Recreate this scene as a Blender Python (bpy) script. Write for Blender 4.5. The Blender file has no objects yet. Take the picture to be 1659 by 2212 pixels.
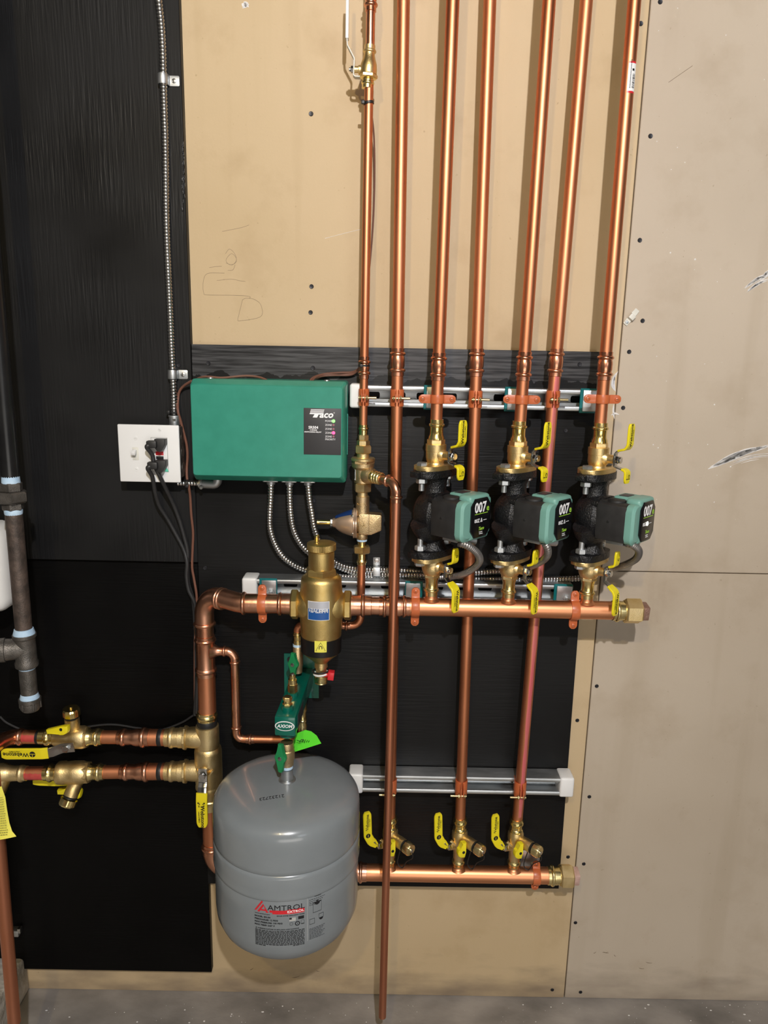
import bpy, bmesh, math, random
from mathutils import Vector, Matrix
random.seed(7)
V = Vector
pi = math.pi
# ------------------------------------------------------------------ camera
FX, CX, CY, D = 1600.0, 829.5, 1106.0, 1.5
PITCH, YAW, ROLL = 0.21380, 0.00525, -0.02140
_cp, _sp, _c, _s = math.cos(PITCH), math.sin(PITCH), math.cos(YAW), math.sin(YAW)
_fw = V((_s*_cp, _c*_cp, -_sp)); _r0 = V((_c, -_s, 0)); _d0 = _fw.cross(_r0)
_rt = _r0*math.cos(ROLL) + _d0*math.sin(ROLL); _dn = -_r0*math.sin(ROLL) + _d0*math.cos(ROLL)
def ray(px, py): return _rt*((px-CX)/FX) + _dn*((py-CY)/FX) + _fw
_q = ray(850, 2149); H = -_q.z*(D/_q.y)
CAM = V((0, -D, H))
def P(px, py, d=0.0):
    """the point of the place seen at a pixel of the photograph, d metres in front of the wall"""
    q = ray(px, py); return CAM + q*((D-d)/q.y)
def proj(p):
    q = V(p)-CAM; z = q.dot(_fw); return CX+FX*q.dot(_rt)/z, CY+FX*q.dot(_dn)/z
def zat(X, py, d):
    z = H
    for _ in range(4):
        x1 = proj((X, -d, z))[0]; z = P(x1, py, d).z
    return z
def floor_at(px, py):
    q = ray(px, py); return CAM + q*(-H/q.z)

cam = bpy.data.cameras.new('camera'); co = bpy.data.objects.new('camera', cam)
bpy.context.scene.collection.objects.link(co)
cam.sensor_fit = 'HORIZONTAL'; cam.sensor_width = 36; cam.lens = FX*36/1659; cam.clip_start = .02
mw = Matrix((( _rt.x, -_dn.x, -_fw.x, CAM.x), (_rt.y, -_dn.y, -_fw.y, CAM.y), (_rt.z, -_dn.z, -_fw.z, CAM.z), (0, 0, 0, 1)))
co.matrix_world = mw
bpy.context.scene.camera = co
def R_(px, py, d, rpx):
    """metres for rpx image pixels at that point of the place"""
    return rpx*(P(px, py, d)-CAM).dot(_fw)/FX
LINK = bpy.context.scene.collection.objects.link

# ------------------------------------------------------------------ materials
MATS = {}
def mat(name, col, metal=0.0, rough=0.5, col2=None, scale=8.0, stretch=(1, 1, 1), bump=0.0, bscale=None,
        rough2=None, emit=None, coat=0.0, detail=4.0, lo=.35, hi=.65, spec=.5, dist=0.002):
    m = bpy.data.materials.new(name); m.use_nodes = True
    nt = m.node_tree; b = nt.nodes['Principled BSDF']
    b.inputs['Base Color'].default_value = (*col, 1); b.inputs['Metallic'].default_value = metal
    b.inputs['Roughness'].default_value = rough; b.inputs['Coat Weight'].default_value = coat
    b.inputs['Specular IOR Level'].default_value = spec
    N = nt.nodes.new; L = nt.links.new
    if emit:
        b.inputs['Emission Color'].default_value = (*emit[0], 1); b.inputs['Emission Strength'].default_value = emit[1]
    tc = N('ShaderNodeTexCoord'); mp = N('ShaderNodeMapping'); mp.inputs['Scale'].default_value = stretch
    L(tc.outputs['Object'], mp.inputs['Vector'])
    n = N('ShaderNodeTexNoise'); n.inputs['Scale'].default_value = scale; n.inputs['Detail'].default_value = detail
    L(mp.outputs[0], n.inputs['Vector'])
    r = N('ShaderNodeValToRGB'); r.color_ramp.elements[0].position = lo; r.color_ramp.elements[1].position = hi
    c2 = col2 or tuple(min(1, x*1.12) for x in col)
    r.color_ramp.elements[0].color = (*col, 1); r.color_ramp.elements[1].color = (*c2, 1)
    L(n.outputs['Fac'], r.inputs['Fac']); L(r.outputs[0], b.inputs['Base Color'])
    if rough2 is not None:
        mr = N('ShaderNodeMapRange'); mr.inputs['To Min'].default_value = rough; mr.inputs['To Max'].default_value = rough2
        mr.inputs['From Min'].default_value = .3; mr.inputs['From Max'].default_value = .7
        L(n.outputs['Fac'], mr.inputs['Value']); L(mr.outputs[0], b.inputs['Roughness'])
    if bump:
        n2 = N('ShaderNodeTexNoise'); n2.inputs['Scale'].default_value = bscale or scale*4; n2.inputs['Detail'].default_value = 3
        L(mp.outputs[0], n2.inputs['Vector'])
        bp = N('ShaderNodeBump'); bp.inputs['Strength'].default_value = bump; bp.inputs['Distance'].default_value = dist
        L(n2.outputs['Fac'], bp.inputs['Height']); L(bp.outputs[0], b.inputs['Normal'])
    MATS[name] = m; return m
mat('copper_header_lit', (.74, .30, .135), 1, .36, (.86, .40, .21), 9, (.22, 1, 1), rough2=.46, bump=.05, bscale=60)  # brighter copy of copper: offsets lamp falloff lower down, in the colour itself
mat('copper', (.62, .225, .105), 1, .40, (.76, .33, .175), 9, (1, 1, .22), rough2=.52, bump=.05, bscale=60)
mat('copper_pink', (.70, .31, .18), 1, .24, (.82, .43, .28), 22, (1, 1, .5), rough2=.36, bump=.12, bscale=90)
mat('copper_dull', (.56, .21, .11), 1, .40, (.68, .30, .18), 9, (1, 1, .2), rough2=.5)
mat('brass', (.78, .58, .26), 1, .36, (.88, .70, .38), 30, rough2=.48, bump=.18, bscale=500)
mat('brass_polished', (.80, .62, .24), 1, .20, (.90, .75, .38), 20, rough2=.32)
mat('bronze', (.60, .44, .23), 1, .40, (.70, .53, .31), 40, rough2=.5, bump=.35, bscale=600)
mat('brass_aged', (.40, .27, .12), .9, .38, (.52, .37, .18), 40, bump=.5, bscale=700)
mat('gold_brass', (.68, .48, .17), 1, .38, (.76, .57, .23), 40, rough2=.42, bump=.22, bscale=900)
mat('mauve_bronze', (.62, .44, .31), .75, .38, (.70, .52, .38), 10)
mat('plug_metal', (.30, .17, .13), .6, .5, (.42, .26, .2), 60, bump=.6, bscale=500)
mat('plug_pink', (.62, .40, .34), .3, .6, (.72, .5, .44), 90, bump=.4, bscale=500)
mat('zinc', (.42, .44, .45), .9, .36, (.60, .62, .63), 14, (1, 3, 3), rough2=.5)
mat('chrome', (.62, .62, .61), 1, .14, (.75, .75, .74), 20)
mat('steel', (.45, .45, .44), 1, .28, (.6, .6, .58), 20)
mat('conduit', (.50, .50, .49), 1, .27, (.62, .62, .61), 30)
mat('conduit_dark', (.30, .28, .27), .8, .36, (.40, .38, .36), 30)
mat('bolt_yellow', (.55, .45, .24), 1, .3)
mat('strap_orange', (.50, .115, .035), .0, .38, (.56, .14, .045), 20, coat=.2)
mat('white_plastic', (.80, .80, .79), 0, .35, (.84, .84, .83))
mat('white_matte', (.66, .65, .58), 0, .5, (.72, .71, .64))
mat('black_plastic', (.022, .022, .023), 0, .42, (.03, .03, .031), 30)
mat('black_soft', (.017, .0165, .0165), 0, .5, (.026, .025, .025), 60)
mat('black_gloss', (.005, .005, .006), 0, .34, (.010, .010, .011), 60, bump=.9, bscale=330)
mat('rubber', (.012, .012, .012), 0, .45)
mat('teal_pump', (.17, .37, .31), 0, .42, (.19, .40, .34), 30)
mat('teal_edge', (.0, .14, .15), 0, .4)
mat('green_box', (.030, .25, .175), 0, .33, (.036, .275, .195), 40, bump=.03, bscale=700)
mat('green_dark', (.0, .10, .068), 0, .30, (.0, .125, .085), 30, coat=.3)
mat('green_handle', (.01, .22, .07), 0, .35, (.02, .26, .09), 30)
mat('yellow', (.82, .68, .01), 0, .38, (.87, .74, .02), 20)
mat('tag_yellow', (.80, .74, .10), 0, .6)
mat('tag_green', (.12, .78, .04), 0, .45)
mat('label_grey', (.035, .034, .036), 0, .5)
mat('label_black', (.004, .004, .005), 0, .22)
mat('ink', (.006, .006, .008), 0, .6)
mat('ink_white', (.85, .85, .86), 0, .5)
mat('ink_lime', (.32, .60, .05), 0, .5)
mat('label_silver', (.52, .53, .58), .3, .4)
mat('band_black', (.006, .006, .006), 0, .38)
mat('navy', (.01, .035, .14), 0, .4)
mat('ink_blue', (.015, .09, .32), 0, .35)
mat('ink_grey', (.42, .42, .40), 0, .6)
mat('red', (.62, .02, .03), 0, .35)
mat('red_print', (.62, .07, .07), .3, .4, (.70, .12, .10), 60)
mat('pink_print', (.72, .14, .16), .35, .38, (.62, .22, .18), 14, (1, 1, .3))
mat('ptfe', (.40, .58, .78), 0, .5, (.55, .72, .88), 60)
mat('tank_grey', (.215, .24, .255), 0, .24, (.23, .255, .27), 20, coat=.25)
mat('gas_black', (.012, .012, .013), .3, .28, (.02, .02, .02), 20)
mat('iron', (.075, .06, .052), .6, .55, (.16, .12, .10), 55, bump=.3, bscale=300)
mat('iron_grey', (.10, .093, .083), .7, .45, (.17, .155, .14), 60, bump=.4, bscale=500)
mat('brown_wire', (.17, .075, .05), 0, .4)
mat('screw_dark', (.03, .03, .035), .6, .4)
mat('led_green', (.1, .9, .2), 0, .4, emit=((.30, 1.0, .15), 1.6))
mat('led_red', (.9, .1, .2), 0, .4, emit=((1.0, .05, .20), 2.2))
mat('led_off', (.30, .12, .15), 0, .4)
mat('led_white', (.9, .95, .8), 0, .4, emit=((.95, 1.0, .8), 4))
mat('putty', (.72, .70, .68), 0, .8, (.80, .78, .76), 80)
mat('pencil', (.20, .15, .10), 0, .8)
mat('mint', (.12, .62, .42), 0, .5)

def wall_mat(name, c1, c2, c3, grime):
    m = bpy.data.materials.new(name); m.use_nodes = True; nt = m.node_tree; N = nt.nodes.new; L = nt.links.new
    b = nt.nodes['Principled BSDF']; b.inputs['Roughness'].default_value = .62
    tc = N('ShaderNodeTexCoord')
    def noise(sc, det=5, stretch=(1, 1, 1), rough=.5):
        mp = N('ShaderNodeMapping'); mp.inputs['Scale'].default_value = stretch; L(tc.outputs['Object'], mp.inputs[0])
        n = N('ShaderNodeTexNoise'); n.inputs['Scale'].default_value = sc; n.inputs['Detail'].default_value = det
        n.inputs['Roughness'].default_value = rough; L(mp.outputs[0], n.inputs['Vector']); return n.outputs['Fac']
    def ramp(v, stops):
        r = N('ShaderNodeValToRGB'); e = r.color_ramp.elements
        e[0].position, e[0].color = stops[0][0], (*stops[0][1], 1); e[1].position, e[1].color = stops[-1][0], (*stops[-1][1], 1)
        for p, c in stops[1:-1]:
            x = e.new(p); x.color = (*c, 1)
        L(v, r.inputs[0]); return r.outputs[0]
    def mix(f, a, bb, mode='MIX'):
        x = N('ShaderNodeMix'); x.data_type = 'RGBA'; x.blend_type = mode
        if isinstance(f, float): x.inputs[0].default_value = f
        else: L(f, x.inputs[0])
        for i, v in ((6, a), (7, bb)):
            if isinstance(v, tuple): x.inputs[i].default_value = (*v, 1)
            else: L(v, x.inputs[i])
        return x.outputs[2]
    base = ramp(noise(1.6, 6), [(.3, c1), (.5, c2), (.72, c3)])
    # small specks and vertical pencil-thin marks
    sp = ramp(noise(95, 2, rough=.7), [(.0, (1, 1, 1)), (.69, (1, 1, 1)), (.75, (.72, .68, .62))])
    k = mix(.7, base, sp, 'MULTIPLY')
    st = ramp(noise(13, 3, (1, 1, .06)), [(.30, (.88, .86, .82)), (.42, (1, 1, 1))])
    k = mix(.55, k, st, 'MULTIPLY')
    bl = ramp(noise(6, 6, rough=.6), [(.30, (.74, .68, .60)), (.47, (1, 1, 1))])
    k = mix(.45, k, bl, 'MULTIPLY')
    # grime along the foot of the wall (dirt, has its own shape)
    ge = N('ShaderNodeNewGeometry'); sx = N('ShaderNodeSeparateXYZ'); L(ge.outputs['Position'], sx.inputs[0])
    ad = N('ShaderNodeMath'); ad.operation = 'MULTIPLY_ADD'; ad.inputs[1].default_value = -.22; L(noise(16, 6, (.5, 1, 1.4)), ad.inputs[0])
    L(sx.outputs['Z'], ad.inputs[2])
    g = ramp(ad.outputs[0], [(.0, (1, 1, 1)), (.03, (0, 0, 0))])
    mr = N('ShaderNodeMapRange'); mr.inputs['From Min'].default_value = -.14; mr.inputs['From Max'].default_value = -.02
    mr.inputs['To Min'].default_value = grime; mr.inputs['To Max'].default_value = 0; L(ad.outputs[0], mr.inputs[0])
    k = mix(mr.outputs[0], k, (.16, .12, .09))
    L(k, b.inputs['Base Color'])
    bp = N('ShaderNodeBump'); bp.inputs['Strength'].default_value = .12; bp.inputs['Distance'].default_value = .001
    L(noise(220, 2), bp.inputs['Height']); L(bp.outputs[0], b.inputs['Normal'])
    MATS[name] = m; return m
wall_mat('board_left', (.52, .385, .215), (.57, .43, .255), (.62, .475, .30), .75)
wall_mat('board_right', (.455, .375, .285), (.505, .425, .33), (.555, .47, .37), .6)
wall_mat('plain_wall', (.05, .048, .045), (.06, .057, .054), (.07, .066, .06), .3)

def floor_mat():
    m = mat('concrete_floor', (.15, .138, .125), 0, .55, (.36, .33, .30), 6, (1, 1.6, 1), bump=.3, bscale=60, detail=8, lo=.3, hi=.7)
    return m
floor_mat()
mat('concrete_block', (.34, .30, .24), 0, .9, (.60, .56, .49), 22, bump=.9, bscale=70, detail=6, dist=.004)

def ply_mat(name, horiz, c=(.0095, .0095, .0098), worn=0.0, spec=.22):
    """black painted plywood with grain relief"""
    m = bpy.data.materials.new(name); m.use_nodes = True; nt = m.node_tree; N = nt.nodes.new; L = nt.links.new
    b = nt.nodes['Principled BSDF']; b.inputs['Specular IOR Level'].default_value = spec
    tc = N('ShaderNodeTexCoord'); mp = N('ShaderNodeMapping'); mp.inputs['Scale'].default_value = (.05, 1, 1) if horiz else (1, 1, .05)
    L(tc.outputs['Object'], mp.inputs[0])
    n = N('ShaderNodeTexNoise'); n.inputs['Scale'].default_value = 260; n.inputs['Detail'].default_value = 3; L(mp.outputs[0], n.inputs[0])
    n2 = N('ShaderNodeTexNoise'); n2.inputs['Scale'].default_value = 3.0; n2.inputs['Detail'].default_value = 5; L(tc.outputs['Object'], n2.inputs[0])
    r = N('ShaderNodeValToRGB'); r.color_ramp.elements[0].color = (*c, 1); r.color_ramp.elements[1].color = (c[0]*2.0, c[1]*2.0, c[2]*1.95, 1)
    r.color_ramp.elements[0].position = .35; r.color_ramp.elements[1].position = .7
    L(n2.outputs['Fac'], r.inputs[0])
    mr = N('ShaderNodeMapRange'); mr.inputs['To Min'].default_value = .36; mr.inputs['To Max'].default_value = .62
    mr.inputs['From Min'].default_value = .35; mr.inputs['From Max'].default_value = .65; L(n2.outputs['Fac'], mr.inputs[0])
    L(mr.outputs[0], b.inputs['Roughness'])
    bp = N('ShaderNodeBump'); bp.inputs['Distance'].default_value = .0012
    # relief strength varies over the sheet
    ms = N('ShaderNodeMapRange'); ms.inputs['From Min'].default_value = .42; ms.inputs['From Max'].default_value = .62
    ms.inputs['To Min'].default_value = .08; ms.inputs['To Max'].default_value = .9
    n3 = N('ShaderNodeTexNoise'); n3.inputs['Scale'].default_value = 4.5; L(tc.outputs['Object'], n3.inputs[0]); L(n3.outputs['Fac'], ms.inputs[0])
    L(ms.outputs[0], bp.inputs['Strength']); L(n.outputs['Fac'], bp.inputs['Height']); L(bp.outputs[0], b.inputs['Normal'])
    col = r.outputs[0]
    if worn:
        # the unfinished, dry-brushed band along the top of the sheet (paint coat with its own ragged edge)
        ge = N('ShaderNodeNewGeometry'); sx = N('ShaderNodeSeparateXYZ'); L(ge.outputs['Position'], sx.inputs[0])
        n4 = N('ShaderNodeTexNoise'); n4.inputs['Scale'].default_value = 28; n4.inputs['Detail'].default_value = 6; L(tc.outputs['Object'], n4.inputs[0])
        a = N('ShaderNodeMath'); a.operation = 'MULTIPLY_ADD'; a.inputs[1].default_value = .05; L(n4.outputs['Fac'], a.inputs[0]); L(sx.outputs['Z'], a.inputs[2])
        g = N('ShaderNodeMath'); g.operation = 'GREATER_THAN'; g.inputs[1].default_value = worn+.025; L(a.outputs[0], g.inputs[0])
        r2 = N('ShaderNodeValToRGB'); r2.color_ramp.elements[0].position = .35; r2.color_ramp.elements[1].position = .65
        r2.color_ramp.elements[0].color = (.016, .016, .017, 1); r2.color_ramp.elements[1].color = (.075, .075, .078, 1); L(n.outputs['Fac'], r2.inputs[0])
        x = N('ShaderNodeMix'); x.data_type = 'RGBA'; L(g.outputs[0], x.inputs[0]); L(col, x.inputs[6]); L(r2.outputs[0], x.inputs[7]); col = x.outputs[2]
    L(col, b.inputs['Base Color'])
    MATS[name] = m; return m

# ------------------------------------------------------------------ mesh builder
def frame(n, up=V((0, 0, 1))):
    """orthonormal x,y for axis n"""
    n = V(n).normalized(); u = V(up)
    if abs(n.dot(u)) > .98: u = V((0, -1, 0))
    x = u.cross(n).normalized(); y = n.cross(x).normalized(); return x, y, n
def smooth_path(pts, n=10):
    pts = [V(p) for p in pts]; out = []
    ext = [pts[0]*2-pts[1]] + pts + [pts[-1]*2-pts[-2]]
    for i in range(1, len(ext)-2):
        a, b, c, d = ext[i-1:i+3]
        for k in range(n):
            t = k/n
            out.append(.5*((2*b)+(c-a)*t+(2*a-5*b+4*c-d)*t*t+(3*b-a-3*c+d)*t**3))
    out.append(pts[-1]); return out
def bend_path(pts, rad, n=8):
    pts = [V(p) for p in pts]; out = [pts[0]]
    rads = rad if isinstance(rad, (list, tuple)) else [rad]*(len(pts)-2)
    for i in range(1, len(pts)-1):
        p = pts[i]; a = (pts[i-1]-p).normalized(); b = (pts[i+1]-p).normalized(); r = rads[i-1]
        ang = a.angle(b); t = min(r/math.tan(ang/2), (pts[i-1]-p).length*.98, (pts[i+1]-p).length*.98); r = t*math.tan(ang/2)
        bis = (a+b).normalized(); c = p + bis*(r/math.sin(ang/2)); s = p+a*t-c; e = p+b*t-c
        tot = s.angle(e); ax = s.cross(e).normalized()
        for k in range(n+1): out.append(c + Matrix.Rotation(tot*k/n, 3, ax) @ s)
    out.append(pts[-1]); return out
def resample(pts, step):
    out = [pts[0]]; acc = 0.0; L = [0.0]
    for i in range(1, len(pts)): L.append(L[-1]+(pts[i]-pts[i-1]).length)
    n = max(2, int(L[-1]/step)); j = 0
    for k in range(1, n+1):
        s = L[-1]*k/n
        while j < len(L)-2 and L[j+1] < s: j += 1
        t = (s-L[j])/max(1e-9, L[j+1]-L[j]); out.append(pts[j].lerp(pts[j+1], min(1, t)))
    return out

class G:
    def __init__(self): self.bm = bmesh.new(); self.m = []
    def mi(self, m):
        if m not in self.m: self.m.append(m)
        return self.m.index(m)
    def face(self, vs, i):
        try: f = self.bm.faces.new(vs)
        except ValueError: return
        f.material_index = i; f.smooth = True
    def lathe(self, prof, o, ax, m, seg=28, mod=None, up=(0, 0, 1), caps=True, sx=1.0, sy=1.0, rot=0.0):
        """prof [(t, r)] in metres along axis ax from o"""
        i = self.mi(m); x, y, n = frame(ax, V(up)); o = V(o); rings = []
        for t, r in prof:
            if r < 1e-6: rings.append([self.bm.verts.new(o+n*t)]); continue
            rg = []
            for k in range(seg):
                a = 2*pi*k/seg + rot; rr = r*(mod(k) if mod else 1)
                rg.append(self.bm.verts.new(o+n*t+x*(math.cos(a)*rr*sx)+y*(math.sin(a)*rr*sy)))
            rings.append(rg)
        for a, b in zip(rings, rings[1:]):
            for k in range(seg):
                k2 = (k+1) % seg
                if len(a) == 1 and len(b) == 1: continue
                if len(a) == 1: self.face([a[0], b[k2], b[k]], i)
                elif len(b) == 1: self.face([a[k], a[k2], b[0]], i)
                else: self.face([a[k], a[k2], b[k2], b[k]], i)
        if caps:
            if len(rings[0]) > 1: self.face(list(reversed(rings[0])), i)
            if len(rings[-1]) > 1: self.face(rings[-1], i)
        return self
    def cyl(self, o, ax, L, r, m, seg=24, ch=0.0):
        c = ch or min(r, L)*.12
        return self.lathe([(0, r-c), (c, r), (L-c, r), (L, r-c)], o, ax, m, seg)
    def hexn(self, o, ax, L, r, m, rot=0.0, seg=6):
        c = min(L*.18, r*.12)
        return self.lathe([(0, r-c), (c, r), (L-c, r), (L, r-c)], o, ax, m, seg, rot=rot)
    def tube(self, pts, r, m, seg=20, caps=True, rad=None, up=None, flat=1.0):
        i = self.mi(m); pts = [V(p) for p in pts]; n = len(pts)
        T = [(pts[min(k+1, n-1)]-pts[max(k-1, 0)]).normalized() for k in range(n)]
        u = frame(T[0])[0] if up is None else V(up); rings = []
        for k in range(n):
            u = (u - T[k]*u.dot(T[k])).normalized(); w = T[k].cross(u)
            rr = rad[k] if rad else r
            rings.append([self.bm.verts.new(pts[k]+(u*math.cos(2*pi*j/seg)+w*math.sin(2*pi*j/seg)*flat)*rr) for j in range(seg)])
        for a, b in zip(rings, rings[1:]):
            for j in range(seg): self.face([a[j], a[(j+1) % seg], b[(j+1) % seg], b[j]], i)
        if caps: self.face(list(reversed(rings[0])), i); self.face(rings[-1], i)
        return self
    def flex(self, pts, r, m, pitch=.0052, seg=14):
        pts = resample([V(p) for p in pts], pitch/4); n = len(pts)
        return self.tube(pts, r, m, seg, rad=[r*(1+.0*k) - (.0, .0004, .0013, .0004)[k % 4]*(r/.0065) for k in range(n)])
    def box(self, c, s, m, R=None, bev=0.0, seg=2):
        i = self.mi(m); c = V(c)
        vs = [V((a*s[0]/2, b*s[1]/2, e*s[2]/2)) for a in (-1, 1) for b in (-1, 1) for e in (-1, 1)]
        if R is not None: vs = [R @ v for v in vs]
        bv = [self.bm.verts.new(c+v) for v in vs]; fs = []
        for q in ((0, 1, 3, 2), (4, 6, 7, 5), (0, 4, 5, 1), (2, 3, 7, 6), (0, 2, 6, 4), (1, 5, 7, 3)):
            f = self.bm.faces.new([bv[k] for k in q]); f.material_index = i; f.smooth = True; fs.append(f)
        if bev:
            es = list({e for f in fs for e in f.edges})
            r = bmesh.ops.bevel(self.bm, geom=es, offset=bev, segments=seg, affect='EDGES', profile=.5)
            for f in r['faces']: f.material_index = i; f.smooth = True
        return self
    def prism(self, out, o, u, v, n, th, m, bev=0.0):
        """outline [(a,b)] in plane (u,v) at o, thickness th along n"""
        i = self.mi(m); o, u, v, n = V(o), V(u), V(v), V(n)
        A = [self.bm.verts.new(o+u*a+v*b) for a, b in out]; B = [self.bm.verts.new(o+u*a+v*b+n*th) for a, b in out]
        k = len(out); fs = []
        for q in [list(reversed(A)), B] + [[A[j], A[(j+1) % k], B[(j+1) % k], B[j]] for j in range(k)]:
            f = self.bm.faces.new(q); f.material_index = i; f.smooth = True; fs.append(f)
        if bev:
            es = [e for e in {e for f in fs[:2] for e in f.edges}]
            r = bmesh.ops.bevel(self.bm, geom=es, offset=bev, segments=2, affect='EDGES', profile=.5)
            for f in r['faces']: f.material_index = i; f.smooth = True
        return self
    def ribbon(self, pts, wdir, w, th, m, mseg=None):
        """flat strap: path pts, width direction wdir (vector or list), widths w (number or list)"""
        pts = [V(p) for p in pts]; n = len(pts); i = self.mi(m); rows = []
        for k in range(n):
            T = (pts[min(k+1, n-1)]-pts[max(k-1, 0)]).normalized()
            W = V(wdir[k] if isinstance(wdir, list) else wdir); W = (W-T*W.dot(T)).normalized(); Nn = T.cross(W)
            ww = (w[k] if isinstance(w, list) else w)/2; h = th/2
            rows.append([self.bm.verts.new(pts[k]+W*a*ww+Nn*b*h) for a, b in ((-1, -.6), (-.9, -1), (.9, -1), (1, -.6), (1, .6), (.9, 1), (-.9, 1), (-1, .6))])
        for a, b in zip(rows, rows[1:]):
            for j in range(8): self.face([a[j], a[(j+1) % 8], b[(j+1) % 8], b[j]], i)
        self.face(list(reversed(rows[0])), i); self.face(rows[-1], i)
        return self
    def build(self, name, parent=None, base=None, sharp=34):
        bmesh.ops.recalc_face_normals(self.bm, faces=self.bm.faces)
        me = bpy.data.meshes.new(name); self.bm.to_mesh(me); self.bm.free()
        for m in self.m: me.materials.append(MATS[m])
        me.set_sharp_from_angle(angle=math.radians(sharp))
        o = bpy.data.objects.new(name, me); LINK(o)
        if parent is not None:
            b = V(parent['_b']) if base is None else base
            me.transform(Matrix.Translation(-b)); o.parent = parent
        elif base is not None:
            me.transform(Matrix.Translation(-V(base))); o.location = base
        return o
def thing(name, label, cat, base=(0, 0, 0), group=None):
    o = bpy.data.objects.new(name, None); LINK(o); o.location = base; o.empty_display_size = .02
    o['label'] = label; o['category'] = cat; o['_b'] = tuple(base)
    if group: o['group'] = group
    return o
def tag(o, label, cat, group=None):
    o['label'] = label; o['category'] = cat
    if group: o['group'] = group
    return o
def sub(o, part, base=(0, 0, 0)):
    """parent o (built in world coords) as a sub-part of part, which shares its thing's base"""
    o.parent = part; return o
def dup(root, loc, label, rot=None, group=None, scale=None):
    r = root.copy(); LINK(r); r.location = loc; r['label'] = label
    if rot is not None: r.rotation_euler = rot
    if scale: r.scale = scale
    if group: r['group'] = group
    for ch in list(root.children):
        c = ch.copy(); LINK(c); c.parent = r
        for g in list(ch.children):
            e = g.copy(); LINK(e); e.parent = c
    return r
def text(s, size, m, o, u, v, parent, name='lettering', base=None, ext=.0003, bold=0.0, align='CENTER', shear=0.0, wrap=None, sx=1.0, lift=.0):
    cu = bpy.data.curves.new('t', 'FONT'); cu.body = s; cu.size = 1.0; cu.align_x = align; cu.align_y = 'CENTER'
    cu.resolution_u = 2; cu.offset = bold; cu.shear = shear; cu.extrude = 0
    t = bpy.data.objects.new('t', cu); LINK(t)
    dg = bpy.context.evaluated_depsgraph_get(); me = bpy.data.meshes.new_from_object(t.evaluated_get(dg))
    bpy.data.objects.remove(t); bpy.data.curves.remove(cu)
    g = G(); g.bm.from_mesh(me); bpy.data.meshes.remove(me)
    r = bmesh.ops.extrude_face_region(g.bm, geom=list(g.bm.faces)); up = {e for e in r['geom'] if isinstance(e, bmesh.types.BMVert)}
    o, u, v = V(o), V(u).normalized(), V(v).normalized(); n = u.cross(v)
    for q in g.bm.verts:
        a, b, h = q.co.x*size*sx, q.co.y*size, (ext if q in up else -ext*.2)+lift
        q.co = wrap(a, b, h) if wrap else o+u*a+v*b+n*h
    g.m = [m]
    for f in g.bm.faces: f.material_index = 0
    return g.build(name, parent, base)
Zv, Xv, Yv = V((0, 0, 1)), V((1, 0, 0)), V((0, 1, 0))
OUT = V((0, -1, 0))
def mm(*a): return [x/1000 for x in a]
# press-fitting profiles ------------------------------------------------
def bead(t, r, h=.0028, w=.0034):
    return [(t-w, r), (t-w*.7, r+h*.7), (t-w*.25, r+h), (t+w*.25, r+h), (t+w*.7, r+h*.7), (t+w, r)]
def coupling(g, c, ax, r, L, m='copper_pink', seg=28, short=False):
    c = V(c); n = V(ax).normalized(); o = c-n*L/2; w = r+.0012
    pr = [(0, r+.0003), (.0004, w+.0004), (.006, w)] + bead(.0105, w) + [(.0155, w+.0002), (.019, w+.0012), (L-.019, w+.0012), (L-.0155, w+.0002)] + \
        bead(L-.0105, w) + [(L-.006, w), (L-.0004, w+.0004), (L, r+.0003)]
    g.lathe(pr, o, n, m, seg, mod=None); return g
def press_end(g, o, ax, r, m, L=.026, seg=28):
    """socket with one bead; o is the mouth, ax points into the fitting"""
    w = r+.0014
    g.lathe([(0, r), (.0004, w), (.007, w)]+bead(.0115, w)+[(.016, w), (L, w)], o, ax, m, seg); return g
# ================================================================== SETTING
PT = .018                     # plywood thickness: its face stands this far off the board
XL, XR, YB, CEIL = -1.5, 2.6, -4.2, H+1.12
seam_x = P(1306, 1150, 0).x; seam_z = P(1500, 1237.3, 0).z
def structure(o): o['kind'] = 'structure'; return o
g = G()
def slab(g, x0, x1, z0, z1, m, t=.04, y=0.0): g.box(((x0+x1)/2, y+t/2, (z0+z1)/2), (x1-x0, t, z1-z0), m, bev=.0012, seg=1)
slab(g, XL, seam_x-.0011, 0, CEIL, 'board_left')
slab(g, seam_x+.0011, XR, seam_z+.001, CEIL, 'board_right')
slab(g, seam_x+.0011, XR, 0, seam_z-.001, 'board_right')
g.box(((XL+XR)/2, .06, CEIL/2), (XR-XL, .03, CEIL), 'pencil')
structure(g.build('wall_back'))
for nm, c, s in (('wall_left', (XL-.05, (YB)/2, CEIL/2), (.1, -YB+.1, CEIL)), ('wall_right', (XR+.05, YB/2, CEIL/2), (.1, -YB+.1, CEIL)),
                 ('wall_front', ((XL+XR)/2, YB-.05, CEIL/2), (XR-XL+.2, .1, CEIL)), ('ceiling', ((XL+XR)/2, YB/2, CEIL+.05), (XR-XL+.2, -YB+.2, .1))):
    structure(G().box(c, s, 'plain_wall').build(nm))
structure(G().box(((XL+XR)/2, YB/2, -.05), (XR-XL+.2, -YB+.2, .1), 'concrete_floor').build('floor'))

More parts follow.
